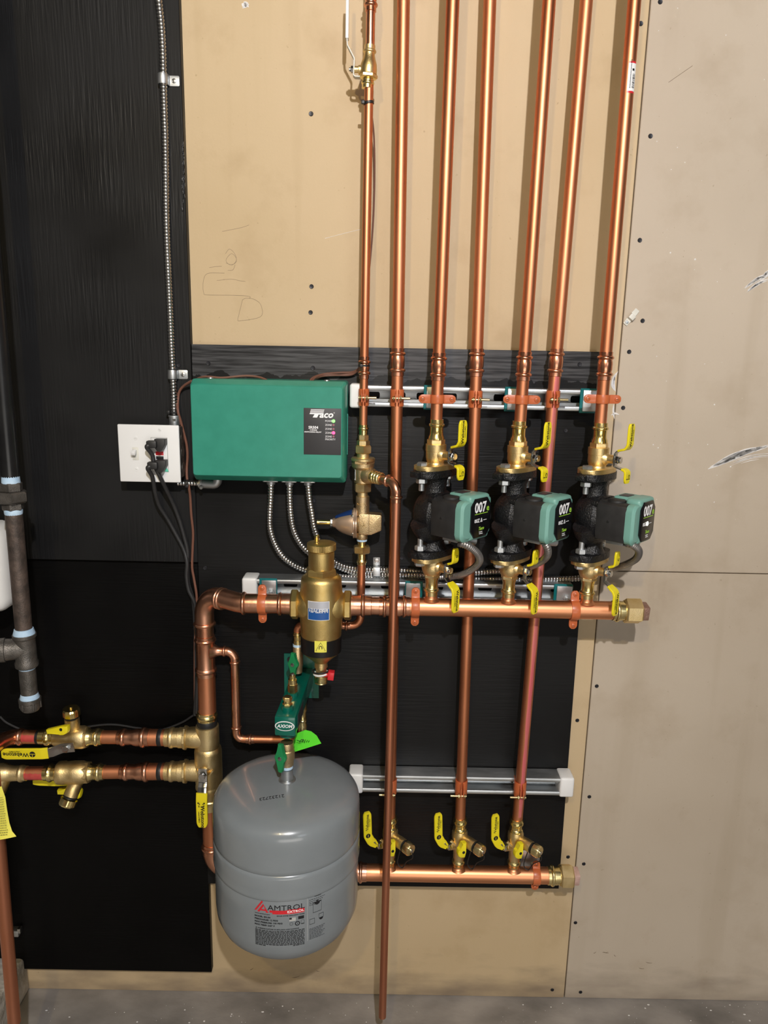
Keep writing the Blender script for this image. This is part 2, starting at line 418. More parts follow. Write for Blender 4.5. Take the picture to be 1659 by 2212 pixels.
# black plywood sheets -------------------------------------------------
zt = H+1.05
pa = P(412, 743, PT); pe = P(404, 500, PT)
xs = P(410, 700, PT).x
lb = P(457, 2099, PT); lmid = P(200, 1212.5, PT).z
ply_mat('ply_v', False, (.0062, .0062, .0065)); ply_mat('ply_h', True, (.0014, .0013, .0013), spec=.13)
ply_mat('ply_mid', True, (.0058, .0058, .006), worn=P(600, 812, PT).z)
g = G(); g.box(((XL+.02+xs)/2, -PT/2, (zt+lmid)/2+.0008), (xs-XL-.02, PT, zt-lmid-.0016), 'ply_v', bev=.0012, seg=1)
# drips of thick paint on its right edge
for k in range(26):
    py = 305+random.random()*150; q = P(393+random.random()*8, py, PT+.0006)
    g.lathe([(-.001, .0022), (.0006, .0018), (.0012, 0)], (min(q.x, xs-.0005), q.y, q.z), OUT, 'black_gloss', 8, sx=.7, sy=2.2)
tag(g.build('plywood_panel', None), 'tall black plywood sheet behind the armoured conduit, vertical grain', 'plywood panel')
zb = P(300, 2098, PT).z
g = G(); g.box(((XL+.02+xs)/2, -PT/2, (zb+lmid)/2-.0008), (xs-XL-.02, PT, lmid-zb-.0016), 'ply_h', bev=.0012, seg=1)
tag(g.build('plywood_panel', None), 'lower left black plywood sheet with its bottom edge above the floor', 'plywood panel')
c4 = [P(413.5, 743.4, PT), P(1295, 760, PT), P(1207, 1920, PT), P(449, 1909, PT)]
g = G(); g.prism([(c.x, c.z) for c in c4], (0, 0, 0), Xv, Zv, OUT, PT, 'ply_mid', bev=.001)
tag(g.build('plywood_panel', None), 'central black plywood sheet behind the copper pipes and struts', 'plywood panel')

# concrete kerb at the left foot ----------------------------------------
kt = P(57, 2078, .02)
g = G(); kx = P(63, 2110, .0).x; kz = P(50, 2080, .03).z
g.box(((XL+kx)/2, -.42, kz/2), (kx-XL, .84, kz), 'concrete_block', bev=.008)
structure(tag(g.build('trim_1', None), 'rough concrete kerb at the foot of the left corner', 'kerb'))

# marks on the wall ------------------------------------------------------
def smear(name, label, strokes, d=0.0, m='putty'):
    g = G()
    for pts, w in strokes:
        pp = [P(x, y, d+.0004) for x, y in pts]; pp = smooth_path(pp, 5); n = len(pp)
        g.ribbon(pp, Zv if abs(pp[0].x-pp[-1].x) > abs(pp[0].z-pp[-1].z) else Xv, [max(.0004, w*math.sin(pi*(k+.3)/(n-.4))) for k in range(n)], .0006, m)
    return tag(g.build(name), label, 'wall mark')
def fuzz(a, b, n, spread, w):
    out = []
    for k in range(n):
        t = (random.random()-.5)*spread; s0 = random.random()*.35; s1 = 1-random.random()*.35
        f = lambda s: (a[0]+(b[0]-a[0])*s, a[1]+(b[1]-a[1])*s+t-(math.sin(s*pi)*6))
        out.append(([f(s0), f((s0+s1)/2), f(s1)], w*(.4+random.random())))
    return out
smear('putty_smear', 'long white putty smear at the right edge level with the yellow valve levers', fuzz((1528, 1014), (1668, 962), 16, 9, .004)+fuzz((1575, 1006), (1668, 985), 9, 14, .0012)+fuzz((1528, 1014), (1668, 960), 5, 3, .010))
smear('putty_smear', 'short ragged white putty smear high at the right edge', fuzz((1604, 632), (1668, 596), 14, 16, .003)+fuzz((1640, 610), (1668, 588), 8, 8, .004))
smear('putty_patch', 'small white putty dab at the top of the left board', [([(522, 8), (528, 11), (536, 6)], .009), ([(524, 18), (530, 12), (538, 9)], .007), ([(526, 4), (532, 8), (537, 16)], .006)])
smear('putty_patch', 'white torn strip along the vertical board joint beside the top right clamp', [([(1335, 802), (1327, 815), (1323, 832), (1328, 845)], .006), ([(1329, 806), (1326, 830), (1330, 846)], .004)])
smear('putty_patch', 'crumbled filler on the board joint below the rightmost clamp', [([(1326, 872), (1325, 888), (1327, 905)], .004), ([(1320, 897), (1328, 893), (1338, 896)], .004)], m='putty')
def pencil(name, label, lines, r=.00028, m='pencil'):
    g = G()
    for ln in lines:
        pp = smooth_path([P(x, y, .0001) for x, y in ln], 5); g.tube(pp, r, m, 5)
    tag(g.build(name), label, 'pencil drawing')
pencil('pencil_sketch', 'faint pencil loops and lines drawn on the left board',
       [[(452, 578), (466, 576), (479, 575)], [(487, 548), (496, 538), (508, 550), (510, 566), (497, 572), (488, 562), (500, 548), (511, 560), (502, 572), (488, 568)],
        [(508, 572), (503, 583), (492, 584)], [(485, 590), (448, 591), (439, 610), (440, 632), (448, 637), (505, 638), (538, 640), (539, 645)],
        [(468, 606), (500, 603), (520, 607), (530, 608)], [(524, 647), (516, 680), (514, 690), (519, 693), (563, 684), (564, 660), (550, 647), (532, 644), (524, 648)],
        [(480, 500), (520, 492), (538, 486)]])
pencil('wall_scratch', 'thin pale scratch on the left board beside the thin copper riser', [[(702, 515), (740, 505), (780, 495)]], .0004, 'putty')
pencil('wall_scratch', 'long thin scratch on the right board near the barcode sticker', [[(1444, 178), (1470, 160), (1496, 142)]], .0004, 'pencil')
# plaster specks: nobody would count them
g = G()
for k in range(60):
    q = P(1400+random.random()*255, random.random()*1150, 0); r = .0004+random.random()**3*.0016
    g.lathe([(0, r), (.0004, r*.6), (.0006, 0)], q, OUT, 'putty', 6, rot=random.random())
o = g.build('plaster_specks'); tag(o, 'tiny white plaster specks spattered over the right board', 'specks'); o['kind'] = 'stuff'
g = G()
for k in range(90):
    q = floor_at(100+random.random()*1550, 2165+random.random()*45); r = .0004+random.random()**4*.0018
    g.lathe([(0, r), (.0006, r*.7), (.0009, 0)], q, Zv, 'putty', 6, rot=random.random(), sx=1+random.random())
o = g.build('plaster_specks'); tag(o, 'tiny white plaster crumbs scattered on the concrete floor', 'specks'); o['kind'] = 'stuff'

# screws ------------------------------------------------------------------
def screw_head():
    g = G(); g.lathe([(-.004, .0025), (-.0001, .0042), (.0006, .0043), (.0012, .0036), (.0009, .0016), (.0009, 0)], (0, 0, 0), OUT, 'screw_dark', 18)
    g.box((0, -.00105, 0), (.0044, .0006, .0009), 'ink'); g.box((0, -.00105, 0), (.0009, .0006, .0044), 'ink'); return g
g = G()
for k in range(9):
    px, py = random.choice(((900, 2050), (700, 2110), (1000, 2120), (1400, 2080), (1250, 2110), (560, 2095), (1330, 2060))); px += random.random()*150-75; py += random.random()*36-18
    dx, dy = random.random()*16+4, random.random()*8-4; pp = smooth_path([P(px, py, .0003), P(px+dx/2, py+dy/2+1, .0003), P(px+dx, py+dy, .0003)], 4)
    g.ribbon(pp, Zv, [.0003, .0006, .0011, .0013, .0012, .001, .0007, .0006, .0003], .0004, 'pencil')
o = g.build('scuff_marks'); tag(o, 'small dark scuff marks along the foot of the board', 'scuffs'); o['kind'] = 'stuff'
scr = [(672, 246, 0, 'dark screw head high on the left board'), (673, 619, 0, 'upper of two screws low on the left board'), (671, 675, 0, 'bright screw head just below the dark one on the left board'),
       (1426, 4, 0, 'screw at the very top right of the board joint'), (1384, 51, 0, 'screw half hidden beside the rightmost copper riser'), (1405, 294, 0, 'screw right of the board joint below the barcode sticker'),
       (1382, 519, 0, 'screw right of the board joint above the cream cable clip'), (1359, 760, 0, 'dark screw right of the board joint below the cream cable clip'), (1388, 693, 0, 'small screw right of the cream cable clip'),
       (1289, 1482, 0, 'screw on the board right of the third riser below the upper header'), (1247, 1556, 0, 'screw beside the edge of the central black sheet above the lowest strut'),
       (1273, 1721, 0, 'screw right of the joint beside the lowest strut end cap'), (1227, 1851, 0, 'screw left of the joint above the lower header plug'), (1261, 1866, 0, 'screw right of the joint above the lower header plug'),
       (1243, 1993, 0, 'screw right of the joint below the lower header'), (1193, 2138, 0, 'screw left of the joint just above the floor'), (1254, 2143, 0, 'screw right of the joint just above the floor'),
       (1346, 881, 0, 'bright nail beside the rightmost orange clamp'), (450, 785, PT, 'screw at the left of the grey brushed band on the black sheet'), (676, 795, PT, 'painted screw in the black sheet above the green control box'),
       (1252, 787, PT, 'screw in the black sheet above the right end of the top strut'), (386, 789, PT, 'painted screw beside the lower conduit strap'), (1222, 930, PT, 'painted screw in the black sheet right of the pink striped pipe'),
       (679, 1081, PT, 'painted screw in the black sheet below the green control box'), (443, 1227, PT, 'small screw above the copper elbow at the sheet joint'), (868, 1205, PT, 'bright screw in the black sheet below the drain pipe elbow')]
s0 = None
for x, y, d, lab in scr:
    if s0 is None:
        s0 = tag(screw_head().build('wall_screw', None), lab, 'screw', 'screws driven into the wall'); s0.location = P(x, y, d)
    else:
        o = s0.copy(); LINK(o); o.location = P(x, y, d); o['label'] = lab; o.rotation_euler = (0, random.random()*3, 0)
# cream cable clip
b = P(1363, 685, 0); t = thing('cable_clip', 'cream painted cable clip screwed crooked beside the board joint', 'clip', b)
R = Matrix.Rotation(math.radians(38), 3, 'Y'); ax = R @ V((0, 0, 1)); sd = R @ Xv
g = G(); g.ribbon([b+ax*.018+OUT*.0015, b+ax*.006+OUT*.0015, b+ax*.004+OUT*.008, b-ax*.004+OUT*.008, b-ax*.006+OUT*.0015, b-ax*.018+OUT*.0015], sd, [.010, .011, .011, .011, .011, .009], .0022, 'white_matte').build('strap', t)
G().lathe([(0, .0035), (.001, .003), (.0014, 0)], b-ax*.013+OUT*.0026, OUT, 'steel', 14).build('screw', t)

# ================================================================== COPPER RISERS
R34, R12, R114 = .0111, .0080, .0180
DP, DH = .072, .120          # axis distance of the returns / of the pumps and upper header
risers = {}
def line(pa, pb, d): return P(pa[0], pa[1], d), P(pb[0], pb[1], d)
def on_line(a, b, py):
    """point of a near-vertical line seen at image height py"""
    s0, s1 = -1.5, 6.0
    for _ in range(40):
        s = (s0+s1)/2; y = proj(a+(b-a)*s)[1]
        if y < py: s0 = s
        else: s1 = s
    return a+(b-a)*s
def riser(key, label, a, b, r, cps, mtl='copper', extra=None, name='copper_pipe', group='copper risers running up the wall'):
    base = V(b); t = thing(name, label, 'pipe', base, group)
    G().tube([a, b], r, mtl, 32).build('tube', t)
    for y0, y1 in cps:
        p0, p1 = on_line(a, b, y0), on_line(a, b, y1); coupling(G(), (p0+p1)/2, (p0-p1), r, (p0-p1).length, 'copper_pink', 32).build('coupling', t)
    risers[key] = (a, b, r, t); return t
top = -330
def ext(pa, pb, d, ya, yb):
    a, b = P(*pa, d), P(*pb, d); return on_line(a, b, ya), on_line(a, b, yb)
a, b = ext((871.7, 0), (857, 900), DP, top, 1790)
riser('P2', 'copper riser second from left, passing behind the drain pipe to the lowest header', a, b, R34, [(752, 812)])
a, b = ext((1058, 10), (1025.5, 900), DP, top, 1790)
riser('P4', 'copper riser between the left and middle pumps, passing behind the upper header', a, b, R34, [(753, 813)])
a, b = ext((1266, 10), (1191, 900), DP, top, 1790)
t = riser('P6', 'copper riser with a pink printed stripe between the middle and right pumps', a, b, R34, [(753, 813)])
# pink factory print along it, from the coupling down
def print_stripe(a, b, y0, y1, r, phi, w, m, t, name='printed_stripe'):
    p0, p1 = on_line(a, b, y0), on_line(a, b, y1); ax = (p1-p0).normalized(); g = G(); i = g.mi(m); rows = []
    x = Xv-ax*ax.dot(Xv); x.normalize(); y = ax.cross(x)
    if y.y > 0: y = -y
    for k in range(41):
        q = p0.lerp(p1, k/40); j = 1+.14*math.sin(k*1.7)+.1*math.sin(k*.9); row = []
        for q2 in range(7):
            f = phi+(q2/6-.5)*w*j; row.append(g.bm.verts.new(q+(x*math.sin(f)+y*math.cos(f))*(r+.0002)))
        rows.append(row)
    for A, B in zip(rows, rows[1:]):
        for q2 in range(6): g.face([A[q2], A[q2+1], B[q2+1], B[q2]], i)
    o = g.build(name, t); o['label'] = 'pink printed stripe'; return o
print_stripe(a, b, 812, 1760, R34, .25, .75, 'pink_print', t)
a, b = ext((977.8, 10), (942.8, 901), DH, top, 915)
riser('P3', 'copper riser feeding the left pump from above', a, b, R34, [(762, 822)])
a, b = ext((1185.6, 10), (1124.3, 901), DH, top, 915)
riser('P5', 'copper riser feeding the middle pump from above', a, b, R34, [(760, 822)])
a, b = ext((1369.8, 10), (1298, 901), DH, top, 915)
t = riser('P7', 'rightmost copper riser with a barcode sticker, feeding the right pump', a, b, R34, [(760, 821)])
# barcode sticker wrapped on the tube
p0, p1 = on_line(a, b, 137), on_line(a, b, 205); axn = (p0-p1).normalized(); L = (p0-p1).length
xx = (Xv-axn*axn.dot(Xv)).normalized(); yy = axn.cross(xx)
if yy.y > 0: yy = -yy
def wrapP7(lift):
    def w(u, v, h): f = u/R34+.15; return p1+axn*v+(xx*math.sin(f)+yy*math.cos(f))*(R34+.0002+h+lift)
    return w
def patch(g, wr, u0, u1, v0, v1, m, h=.0, nu=8, nv=2):
    i = g.mi(m); rows = [[g.bm.verts.new(wr(u0+(u1-u0)*a/nu, v0+(v1-v0)*c/nv, h)) for a in range(nu+1)] for c in range(nv+1)]
    for A, B in zip(rows, rows[1:]):
        for k in range(nu): g.face([A[k], A[k+1], B[k+1], B[k]], i)
w = wrapP7(0); g = G(); patch(g, w, -.0055, .0095, 0, L, 'red', 0, 8); patch(g, w, -.0055, .0095, L*.06, L*.94, 'white_plastic', .0002, 8)
y = L*.16
while y < L*.62:
    h = random.choice((.0006, .0009, .0014)); patch(g, w, .002, .0075, y, y+h, 'ink', .0004, 4, 1); y += h+random.choice((.0006, .001, .0014))
for k in range(20): patch(g, w, -.002, -.0004, L*.15+k*.0022, L*.15+k*.0022+.0013, 'ink', .0004, 2, 1)
patch(g, w, .001, .005, L*.70, L*.77, 'ink', .0004, 3, 1)
st = g.build('barcode_sticker', t); st['label'] = 'white barcode sticker with red ends'

# ---- P1: thin supply line with ball valve at the top
a, b = ext((796, 250), (785.3, 880), .069, 172, 918)
base = b; t = thing('copper_pipe', 'thin leftmost copper riser from the white handled valve down past the green box', 'pipe', base, 'copper risers running up the wall')
G().tube([a, b], R12, 'copper', 28).build('tube', t)
p0, p1 = on_line(a, b, 770), on_line(a, b, 818); coupling(G(), (p0+p1)/2, p0-p1, R12, (p0-p1).length).build('coupling', t)
risers['P1'] = (a, b, R12, t)
ua, ub = P(805.5, -300, .072), P(799.5, 112, .070)
t2 = thing('copper_pipe', 'short copper stub rising out of view above the white handled valve', 'pipe', ub)
G().tube([ua, ub], R12, 'copper_pink', 28).build('tube', t2); p0, p1 = on_line(ua, ub, -30), on_line(ua, ub, 26)
coupling(G(), (p0+p1)/2, p0-p1, R12, (p0-p1).length).build('coupling', t2)
# ball valve
vb = P(793.5, 192, .0695); vt = P(799.2, 98, .0695); ax = (vt-vb).normalized(); L = (vt-vb).length
t = thing('ball_valve', 'small brass ball valve with a long white lever at the top of the thin riser', 'valve', vb)
g = G(); w = R12+.0015
s = L/100
g.lathe([(0, R12), (.0005, w), (8*s, w)] + bead(13*s, w, .002, .0028) + [(18*s, w), (21*s, w+.0005), (22*s, .0125), (24*s, .0150)], vb, ax, 'brass_polished')
g.hexn(vb+ax*24*s, ax, 9*s, .0168, 'brass')
g.lathe([(33*s, .0150), (38*s, .0148), (45*s, .0150), (56*s, .0142), (66*s, .0118), (72*s, .0105), (76*s, w+.0005), (80*s, w)] + bead(86*s, w, .002, .0028) + [(91*s, w), (99.5*s, w), (100*s, R12)], vb, ax, 'brass')
g.build('body', t)
sc = vb+ax*44*s; side = (Xv*-1).normalized()
g = G(); g.cyl(sc+side*.010, side, .008, .0072, 'brass'); g.cyl(sc+side*.017, side, .008, .0055, 'brass').build('stem', t)
G().hexn(sc+side*.0262, side, .005, .0058, 'chrome').cyl(sc+side*.031, side, .003, .0032, 'steel').build('nut', t)
q0 = sc+side*.0255
lv = [sc+side*.014-ax*.0125, sc+side*.0225-ax*.0125, q0-ax*.010, q0+ax*.014, q0+ax*.017+side*.0007, q0+ax*.037+side*.0135, q0+ax*.045+side*.0145, q0+ax*.05+side*.015]
G().ribbon(bend_path(lv, .002, 3), Yv, .013, .0022, 'white_matte').build('lever', t)
gp = [q0+ax*(.047+k*.0066)+side*(.0148+.0003*k) for k in range(13)]
G().ribbon(gp, Yv, [.015]*11+[.011, .005], .0052, 'white_plastic').build('grip', t)
# zip ties
def zip_tie(label, c, ax, r, hd, grp='black cable ties'):
    t = thing('cable_tie', label, 'cable tie', c, grp); x, y, n = frame(ax)
    g = G(); ring = [V(c)+(x*math.cos(2*pi*k/24)+y*math.sin(2*pi*k/24))*(r+.0008) for k in range(25)]
    g.ribbon(ring, ax, .0045, .0012, 'rubber'); g.build('band', t)
    hd = V(hd).normalized(); G().box(V(c)+hd*(r+.0032), (.0062, .0055, .006), 'rubber', bev=.0008).build('head', t); return t
A = risers['P1']; upx = (A[0]-A[1]).normalized()
zip_tie('black cable tie round the thin riser just below its ball valve', on_line(A[0], A[1], 223), upx+V((-.18, 0, 0)), R12, (-1, -.5, 0))
zip_tie('black cable tie round the coupling of the thin riser', on_line(A[0], A[1], 790), upx, R12+.001, (-.5, -1, 0))

# ================================================================== STRUTS
SF = PT+.041                   # front face of the struts
def strut(label, x0, x1, zc, cap_l, cap_r, slots=True):
    t = thing('strut_channel', label, 'strut', (x0, -PT, zc-.0206), 'galvanised strut channels')
    hw, dp, th, lip, ret = .0206, .041, .0024, .0095, .008; y0, y1 = -PT, -PT-dp; g = G()
    if slots:
        g.box(((x0+x1)/2, y0-th/2, zc+hw-.0070), (x1-x0, th, .0138), 'zinc'); g.box(((x0+x1)/2, y0-th/2, zc-hw+.0070), (x1-x0, th, .0138), 'zinc')
        x = x0+.012
        while x < x1-.02:
            g.box((x, y0-th/2, zc), (.022, th, .014), 'zinc')
            for sx in (-1, 1):
                for sz in (-1, 1): g.prism([(0, 0), (sx*.004, 0), (sx*.0012, -sz*.0012), (0, -sz*.004)], (x+sx*.011, y0, zc+sz*.0071), Xv, Zv, OUT, th, 'zinc')
            x += .0508
    else: g.box(((x0+x1)/2, y0-th/2, zc), (x1-x0, th, 2*hw), 'zinc')
    for s in (-1, 1):
        zo = zc+s*hw
        prof = [(y0, zo), (y1+.003, zo), (y1+.0009, zo-s*.0009), (y1, zo-s*.003), (y1, zo-s*(lip-.002)), (y1+.001, zo-s*(lip-.0005)), (y1+.003, zo-s*lip), (y1+ret, zo-s*lip)]
        # extrude as a bent sheet
        outer = prof; inner = []
        n = len(prof)
        for k in range(n):
            a = V(prof[max(0, k-1)]); c = V(prof[min(n-1, k+1)]); d = (c-a).normalized(); nn = V((-d.y, d.x))
            if s > 0: nn = -nn
            nn = -nn; inner.append((prof[k][0]+nn.x*th*.9, prof[k][1]+nn.y*th*.9))
        i = g.mi('zinc'); poly = outer+inner[::-1]; A = [g.bm.verts.new((x0, p, q)) for p, q in poly]; B = [g.bm.verts.new((x1, p, q)) for p, q in poly]
        k = len(poly)
        for j in range(k): g.face([A[j], A[(j+1) % k], B[(j+1) % k], B[j]], i)
        for j in range(n-1):
            g.face([A[j], A[j+1], A[k-2-j], A[k-1-j]], i); g.face([B[j], B[j+1], B[k-2-j], B[k-1-j]], i)
    g.build('channel', t)
    for on, xe, s in ((cap_l, x0, -1), (cap_r, x1, 1)):
        if on: G().box((xe-s*.0115+s*.002, -PT-.0215, zc), (.031, .045, .0465), 'white_plastic', bev=.005, seg=3).build('end_cap', t)
    return t
zU = P(1020, 860.5, SF).z; strut('upper strut channel between the green box and the right edge of the black sheet', P(762, 860, SF).x, P(1289, 862, SF).x, zU, True, False)
zM = P(850, 1278, SF).z; strut('middle strut channel running behind the upper header', P(529, 1270, SF).x, P(1237, 1280, SF).x, zM, True, False)
zD = P(1000, 1697, SF).z; strut('lowest strut channel with white caps at both ends beside the tank', P(759, 1695, SF).x, P(1234, 1700, SF).x, zD, True, True, False)
def mount_plate(label, px, py, zc, side=1, bolt=True, w=.040):
    c = V((P(px, py, SF).x, -SF, zc)); t = thing('mounting_plate', label, 'bracket', c, 'teal edged mounting plates on the struts')
    g = G(); g.box(c+V((0, -.0012, 0)), (w, .0028, .047), 'teal_edge', bev=.001, seg=1); g.build('cushion', t)
    G().box(c+V((.0018*side, -.0042, 0)), (w-.0065, .0038, .0405), 'zinc', bev=.0012, seg=2).build('plate', t)
    if bolt: G().hexn(c+V((.006*side, -.006, -.004)), OUT, .004, .0075, 'zinc').cyl(c+V((.006*side, -.010, -.004)), OUT, .008, .0042, 'zinc').build('bolt', t)
    return t
mount_plate('teal edged plate on the upper strut behind the left pump riser', 934, 860, zU, 1, False, .034)
mount_plate('teal edged plate on the upper strut behind the middle pump riser', 1112, 860, zU, 1, False, .040)
mount_plate('teal edged plate on the upper strut behind the rightmost riser', 1277, 860, zU, 1, False, .044)
mount_plate('teal edged plate at the left end of the middle strut behind the leftmost header clamp', 580, 1270, zM, 1, True, .036)
mount_plate('teal edged plate on the middle strut left of the left pump valve', 894, 1275, zM, -1, False, .036)
mount_plate('teal edged plate at the right end of the middle strut', 1216, 1280, zM, 1, True, .038)

# ---- clamps ------------------------------------------------------------
def two_hole(label, c, r, vertical_pipe=True, back=.055, foot=.0145):
    """split ring strap: feet left/right for a vertical pipe, up/down for a horizontal one"""
    c = V(c); t = thing('pipe_clamp', label, 'clamp', c, 'orange two-screw pipe clamps')
    u, n = (Xv, Zv) if vertical_pipe else (Zv, Xv); w = .016; th = .0018; rr = r+.0012; f = rr+foot
    def half(s, nm):
        pts = [c+u*f+OUT*s*.0012, c+u*(rr+.0035)+OUT*s*.0012]
        pts += [c+u*math.cos(a)*rr+OUT*s*max(.002, math.sin(a)*rr) for a in [pi*(k+1)/18 for k in range(17)]]
        pts += [c-u*(rr+.0035)+OUT*s*.0012, c-u*f+OUT*s*.0012]
        n_ = len(pts); ws = [w]*n_
        e = [.006, .011, .0145]
        pts = [c+u*(f+.0072)+OUT*s*.0012, c+u*(f+.0056)+OUT*s*.0012, c+u*(f+.003)+OUT*s*.0012]+pts+[c-u*(f+.003)+OUT*s*.0012, c-u*(f+.0056)+OUT*s*.0012, c-u*(f+.0072)+OUT*s*.0012]
        ws = e+ws+e[::-1]
        G().ribbon(pts, n, ws, th, 'strap_orange').build(nm, t)
    half(1, 'front_strap'); half(-1, 'rear_strap')
    for s in (-1, 1):
        q = c+u*s*f+OUT*.0021
        G().lathe([(0, .0045), (.0012, .0042), (.0022, .0028), (.0024, 0)], q, OUT, 'strap_orange', 18).box(q+OUT*.0023, (.004, .0006, .0008), 'ink').build('screw', t)
    G().cyl(c-OUT*(rr), -OUT, max(.004, back-rr), .0045, 'zinc').build('rod', t)
    return t
for k, y, lab in (('P3', 862, 'left pump riser'), ('P5', 863, 'middle pump riser'), ('P7', 862, 'rightmost riser')):
    A = risers[k]; two_hole('orange clamp holding the %s at the upper strut' % lab, on_line(A[0], A[1], y), R34, True, DH-SF-.004)
def strut_clamp(label, c, r, bolt_dir=1, ear=.010, h=.032, zb=0.0):
    """two-piece strut clamp with ears pinched by a bolt in front"""
    c = V(c); t = thing('strut_clamp', label, 'clamp', c, 'orange strut clamps with a cross bolt')
    for s in (-1, 1):
        rr = r+.0011; pts = [c+V((s*.013, (-c.y-SF)+.010, 0)), c+V((s*.0135, (-c.y-SF), 0)) ]
        pts = [V((c.x+s*.0095, -SF+.008, c.z)), V((c.x+s*.0095, -SF, c.z))]
        pts += [c+V((s*math.cos(a)*rr, -math.sin(a)*rr, 0)) for a in [-.5+k*(1.9)/12 for k in range(13)]]
        pts += [c+V((s*.0030, -rr-.003, 0)), c+V((s*.0030, -rr-ear-.003, 0))]
        n_ = len(pts); G().ribbon(pts, Zv, [h]*(n_-3)+[h*.98, h*.86, h*.5], .0019, 'strap_orange').build('clamp_half', t)
    q = c+V((0, -r-.0011-.0075, zb)); s = bolt_dir
    G().cyl(q-Xv*s*.0095, Xv*s, .034, .0024, 'bolt_yellow').lathe([(0, 0), (.001, .004), (.0035, .0045)], q-Xv*s*.0085, Xv*s, 'bolt_yellow', 16).build('bolt', t)
    G().hexn(q+Xv*s*.005, Xv*s, .0035, .0052, 'bolt_yellow').build('nut', t); return t
for k, y, lab in (('P1', 858, 'the thin leftmost riser'), ('P2', 859, 'the second riser behind the drain pipe line'), ('P4', 862, 'the riser between left and middle pump'), ('P6', 862, 'the pink striped riser')):
    A = risers[k]; strut_clamp('orange strut clamp holding %s at the upper strut' % lab, on_line(A[0], A[1], y), A[2])
for k, y, lab in (('P2', 1697, 'the return behind the drain pipe'), ('P4', 1699, 'the middle return riser'), ('P6', 1702, 'the pink striped return')):
    A = risers[k]; strut_clamp('orange strut clamp holding %s at the lowest strut' % lab, on_line(A[0], A[1], y), A[2], -1, .010, .034, -.010)
# ================================================================== HEADERS
def vl(g, X, d, prof, m, seg=28, dx=0.0, **k):
    """lathe round a vertical axis; prof [(image y, radius in image px)] from top to bottom"""
    px = proj((X, -d, zat(X, prof[0][0], d)))[0]; z0 = zat(X, prof[0][0], d); pr = []
    for py, r in prof: pr.append((z0-zat(X, py, d), R_(px, py, d, r) if r else 0))
    return g.lathe(pr, (X, -d, z0), (0, 0, -1), m, seg, **k)
def vhex(g, X, d, y0, y1, r, m, rot=.3):
    px = proj((X, -d, 1))[0]; z0, z1 = zat(X, y0, d), zat(X, y1, d); return g.hexn((X, -d, z0), -Zv, z0-z1, R_(px, y0, d, r), m, rot)
zH = P(950, 1311.5, DH).z; zL = P(1000, 1888, DP).z
def hx(px, z, d):
    """X of the point at height z, depth d seen at image column px"""
    x = P(px, 1500, d).x
    for _ in range(5): x += (px-proj((x, -d, z))[0])*R_(px, 1300, d, 1)
    return x
XP = {'P3': P(931.5, 1285, DH).x, 'P5': P(1098, 1285, DH).x, 'P7': P(1268, 1285, DH).x}
XR_ = {k: on_line(risers[k][0], risers[k][1], 1850).x for k in ('P2', 'P4', 'P6')}
def h_pipe(g, x0, x1, z, d, r, m, seg=36): return g.tube([(x0, -d, z), (x1, -d, z)], r, m, seg)
def saddle(g, X, d, z, R, r, top, m='copper_header_lit'):
    """pulled tee: flared collar and stub on a header"""
    g.lathe([(R*.80, r+.0065), (R*.90, r+.0048), (R*.99, r+.0022), (R*1.08, r+.0006), (R*1.15, r), (top, r)], (X, -d, z), Zv, m, 32)
def end_nut(name, label, X0, z, d, R, x1, x2, x3, plug_m):
    """press adapter X0..x1, hexagon x1..x2, square plug x2..x3"""
    t = thing(name, label, 'fitting', (X0, -d, z)); o = V((X0, -d, z)); L = x1-X0; w = R+.0015
    g = G(); g.lathe([(0, R), (.0005, w), (.2*L, w)]+bead(.33*L, w, .003, .0036)+[(.5*L, w), (.8*L, w-.0008), (L, w-.001)], o, Xv, 'brass_polished', 36).build('press_socket', t)
    G().hexn(o+Xv*L*.86, Xv, x2-x1+L*.14, R*1.42, 'brass', rot=.52).build('hexagon', t)
    s = R*.78; g = G(); g.box(((x2+x3)/2, -d, z), (x3-x2, s*2, s*2), plug_m, Matrix.Rotation(.15, 3, 'X'), bev=.0022).build('square_plug', t)
    return t
def print_h(x0, x1, z, d, r, phi, w, m, t):
    g = G(); i = g.mi(m); rows = []
    for k in range(13):
        x = x0+(x1-x0)*k/12; j = 1+.12*math.sin(k*1.9); rows.append([g.bm.verts.new((x, -d-math.cos(f)*(r+.0002), z+math.sin(f)*(r+.0002))) for f in [phi+(q/6-.5)*w*j for q in range(7)]])
    for A, B in zip(rows, rows[1:]):
        for q in range(6): g.face([A[q], A[q+1], B[q+1], B[q]], i)
    o = g.build('printed_stripe', t); o['label'] = 'red printed stripe'

# upper header
xA, xB = hx(872, zH, DH), hx(1324, zH, DH)
t = thing('header_pipe', 'thick upper copper header pipe carrying the three pumps', 'pipe', (xA, -DH, zH), 'copper header pipes')
g = G(); h_pipe(g, xA, xB, zH, DH, R114, 'copper_header_lit')
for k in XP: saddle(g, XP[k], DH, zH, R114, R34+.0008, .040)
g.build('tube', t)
end_nut('end_plug_fitting', 'brass hexagon fitting with a dark square plug closing the upper header', xB-.002, zH, DH, R114, hx(1352, zH, DH), hx(1384, zH, DH), hx(1399, zH, DH), 'plug_metal')
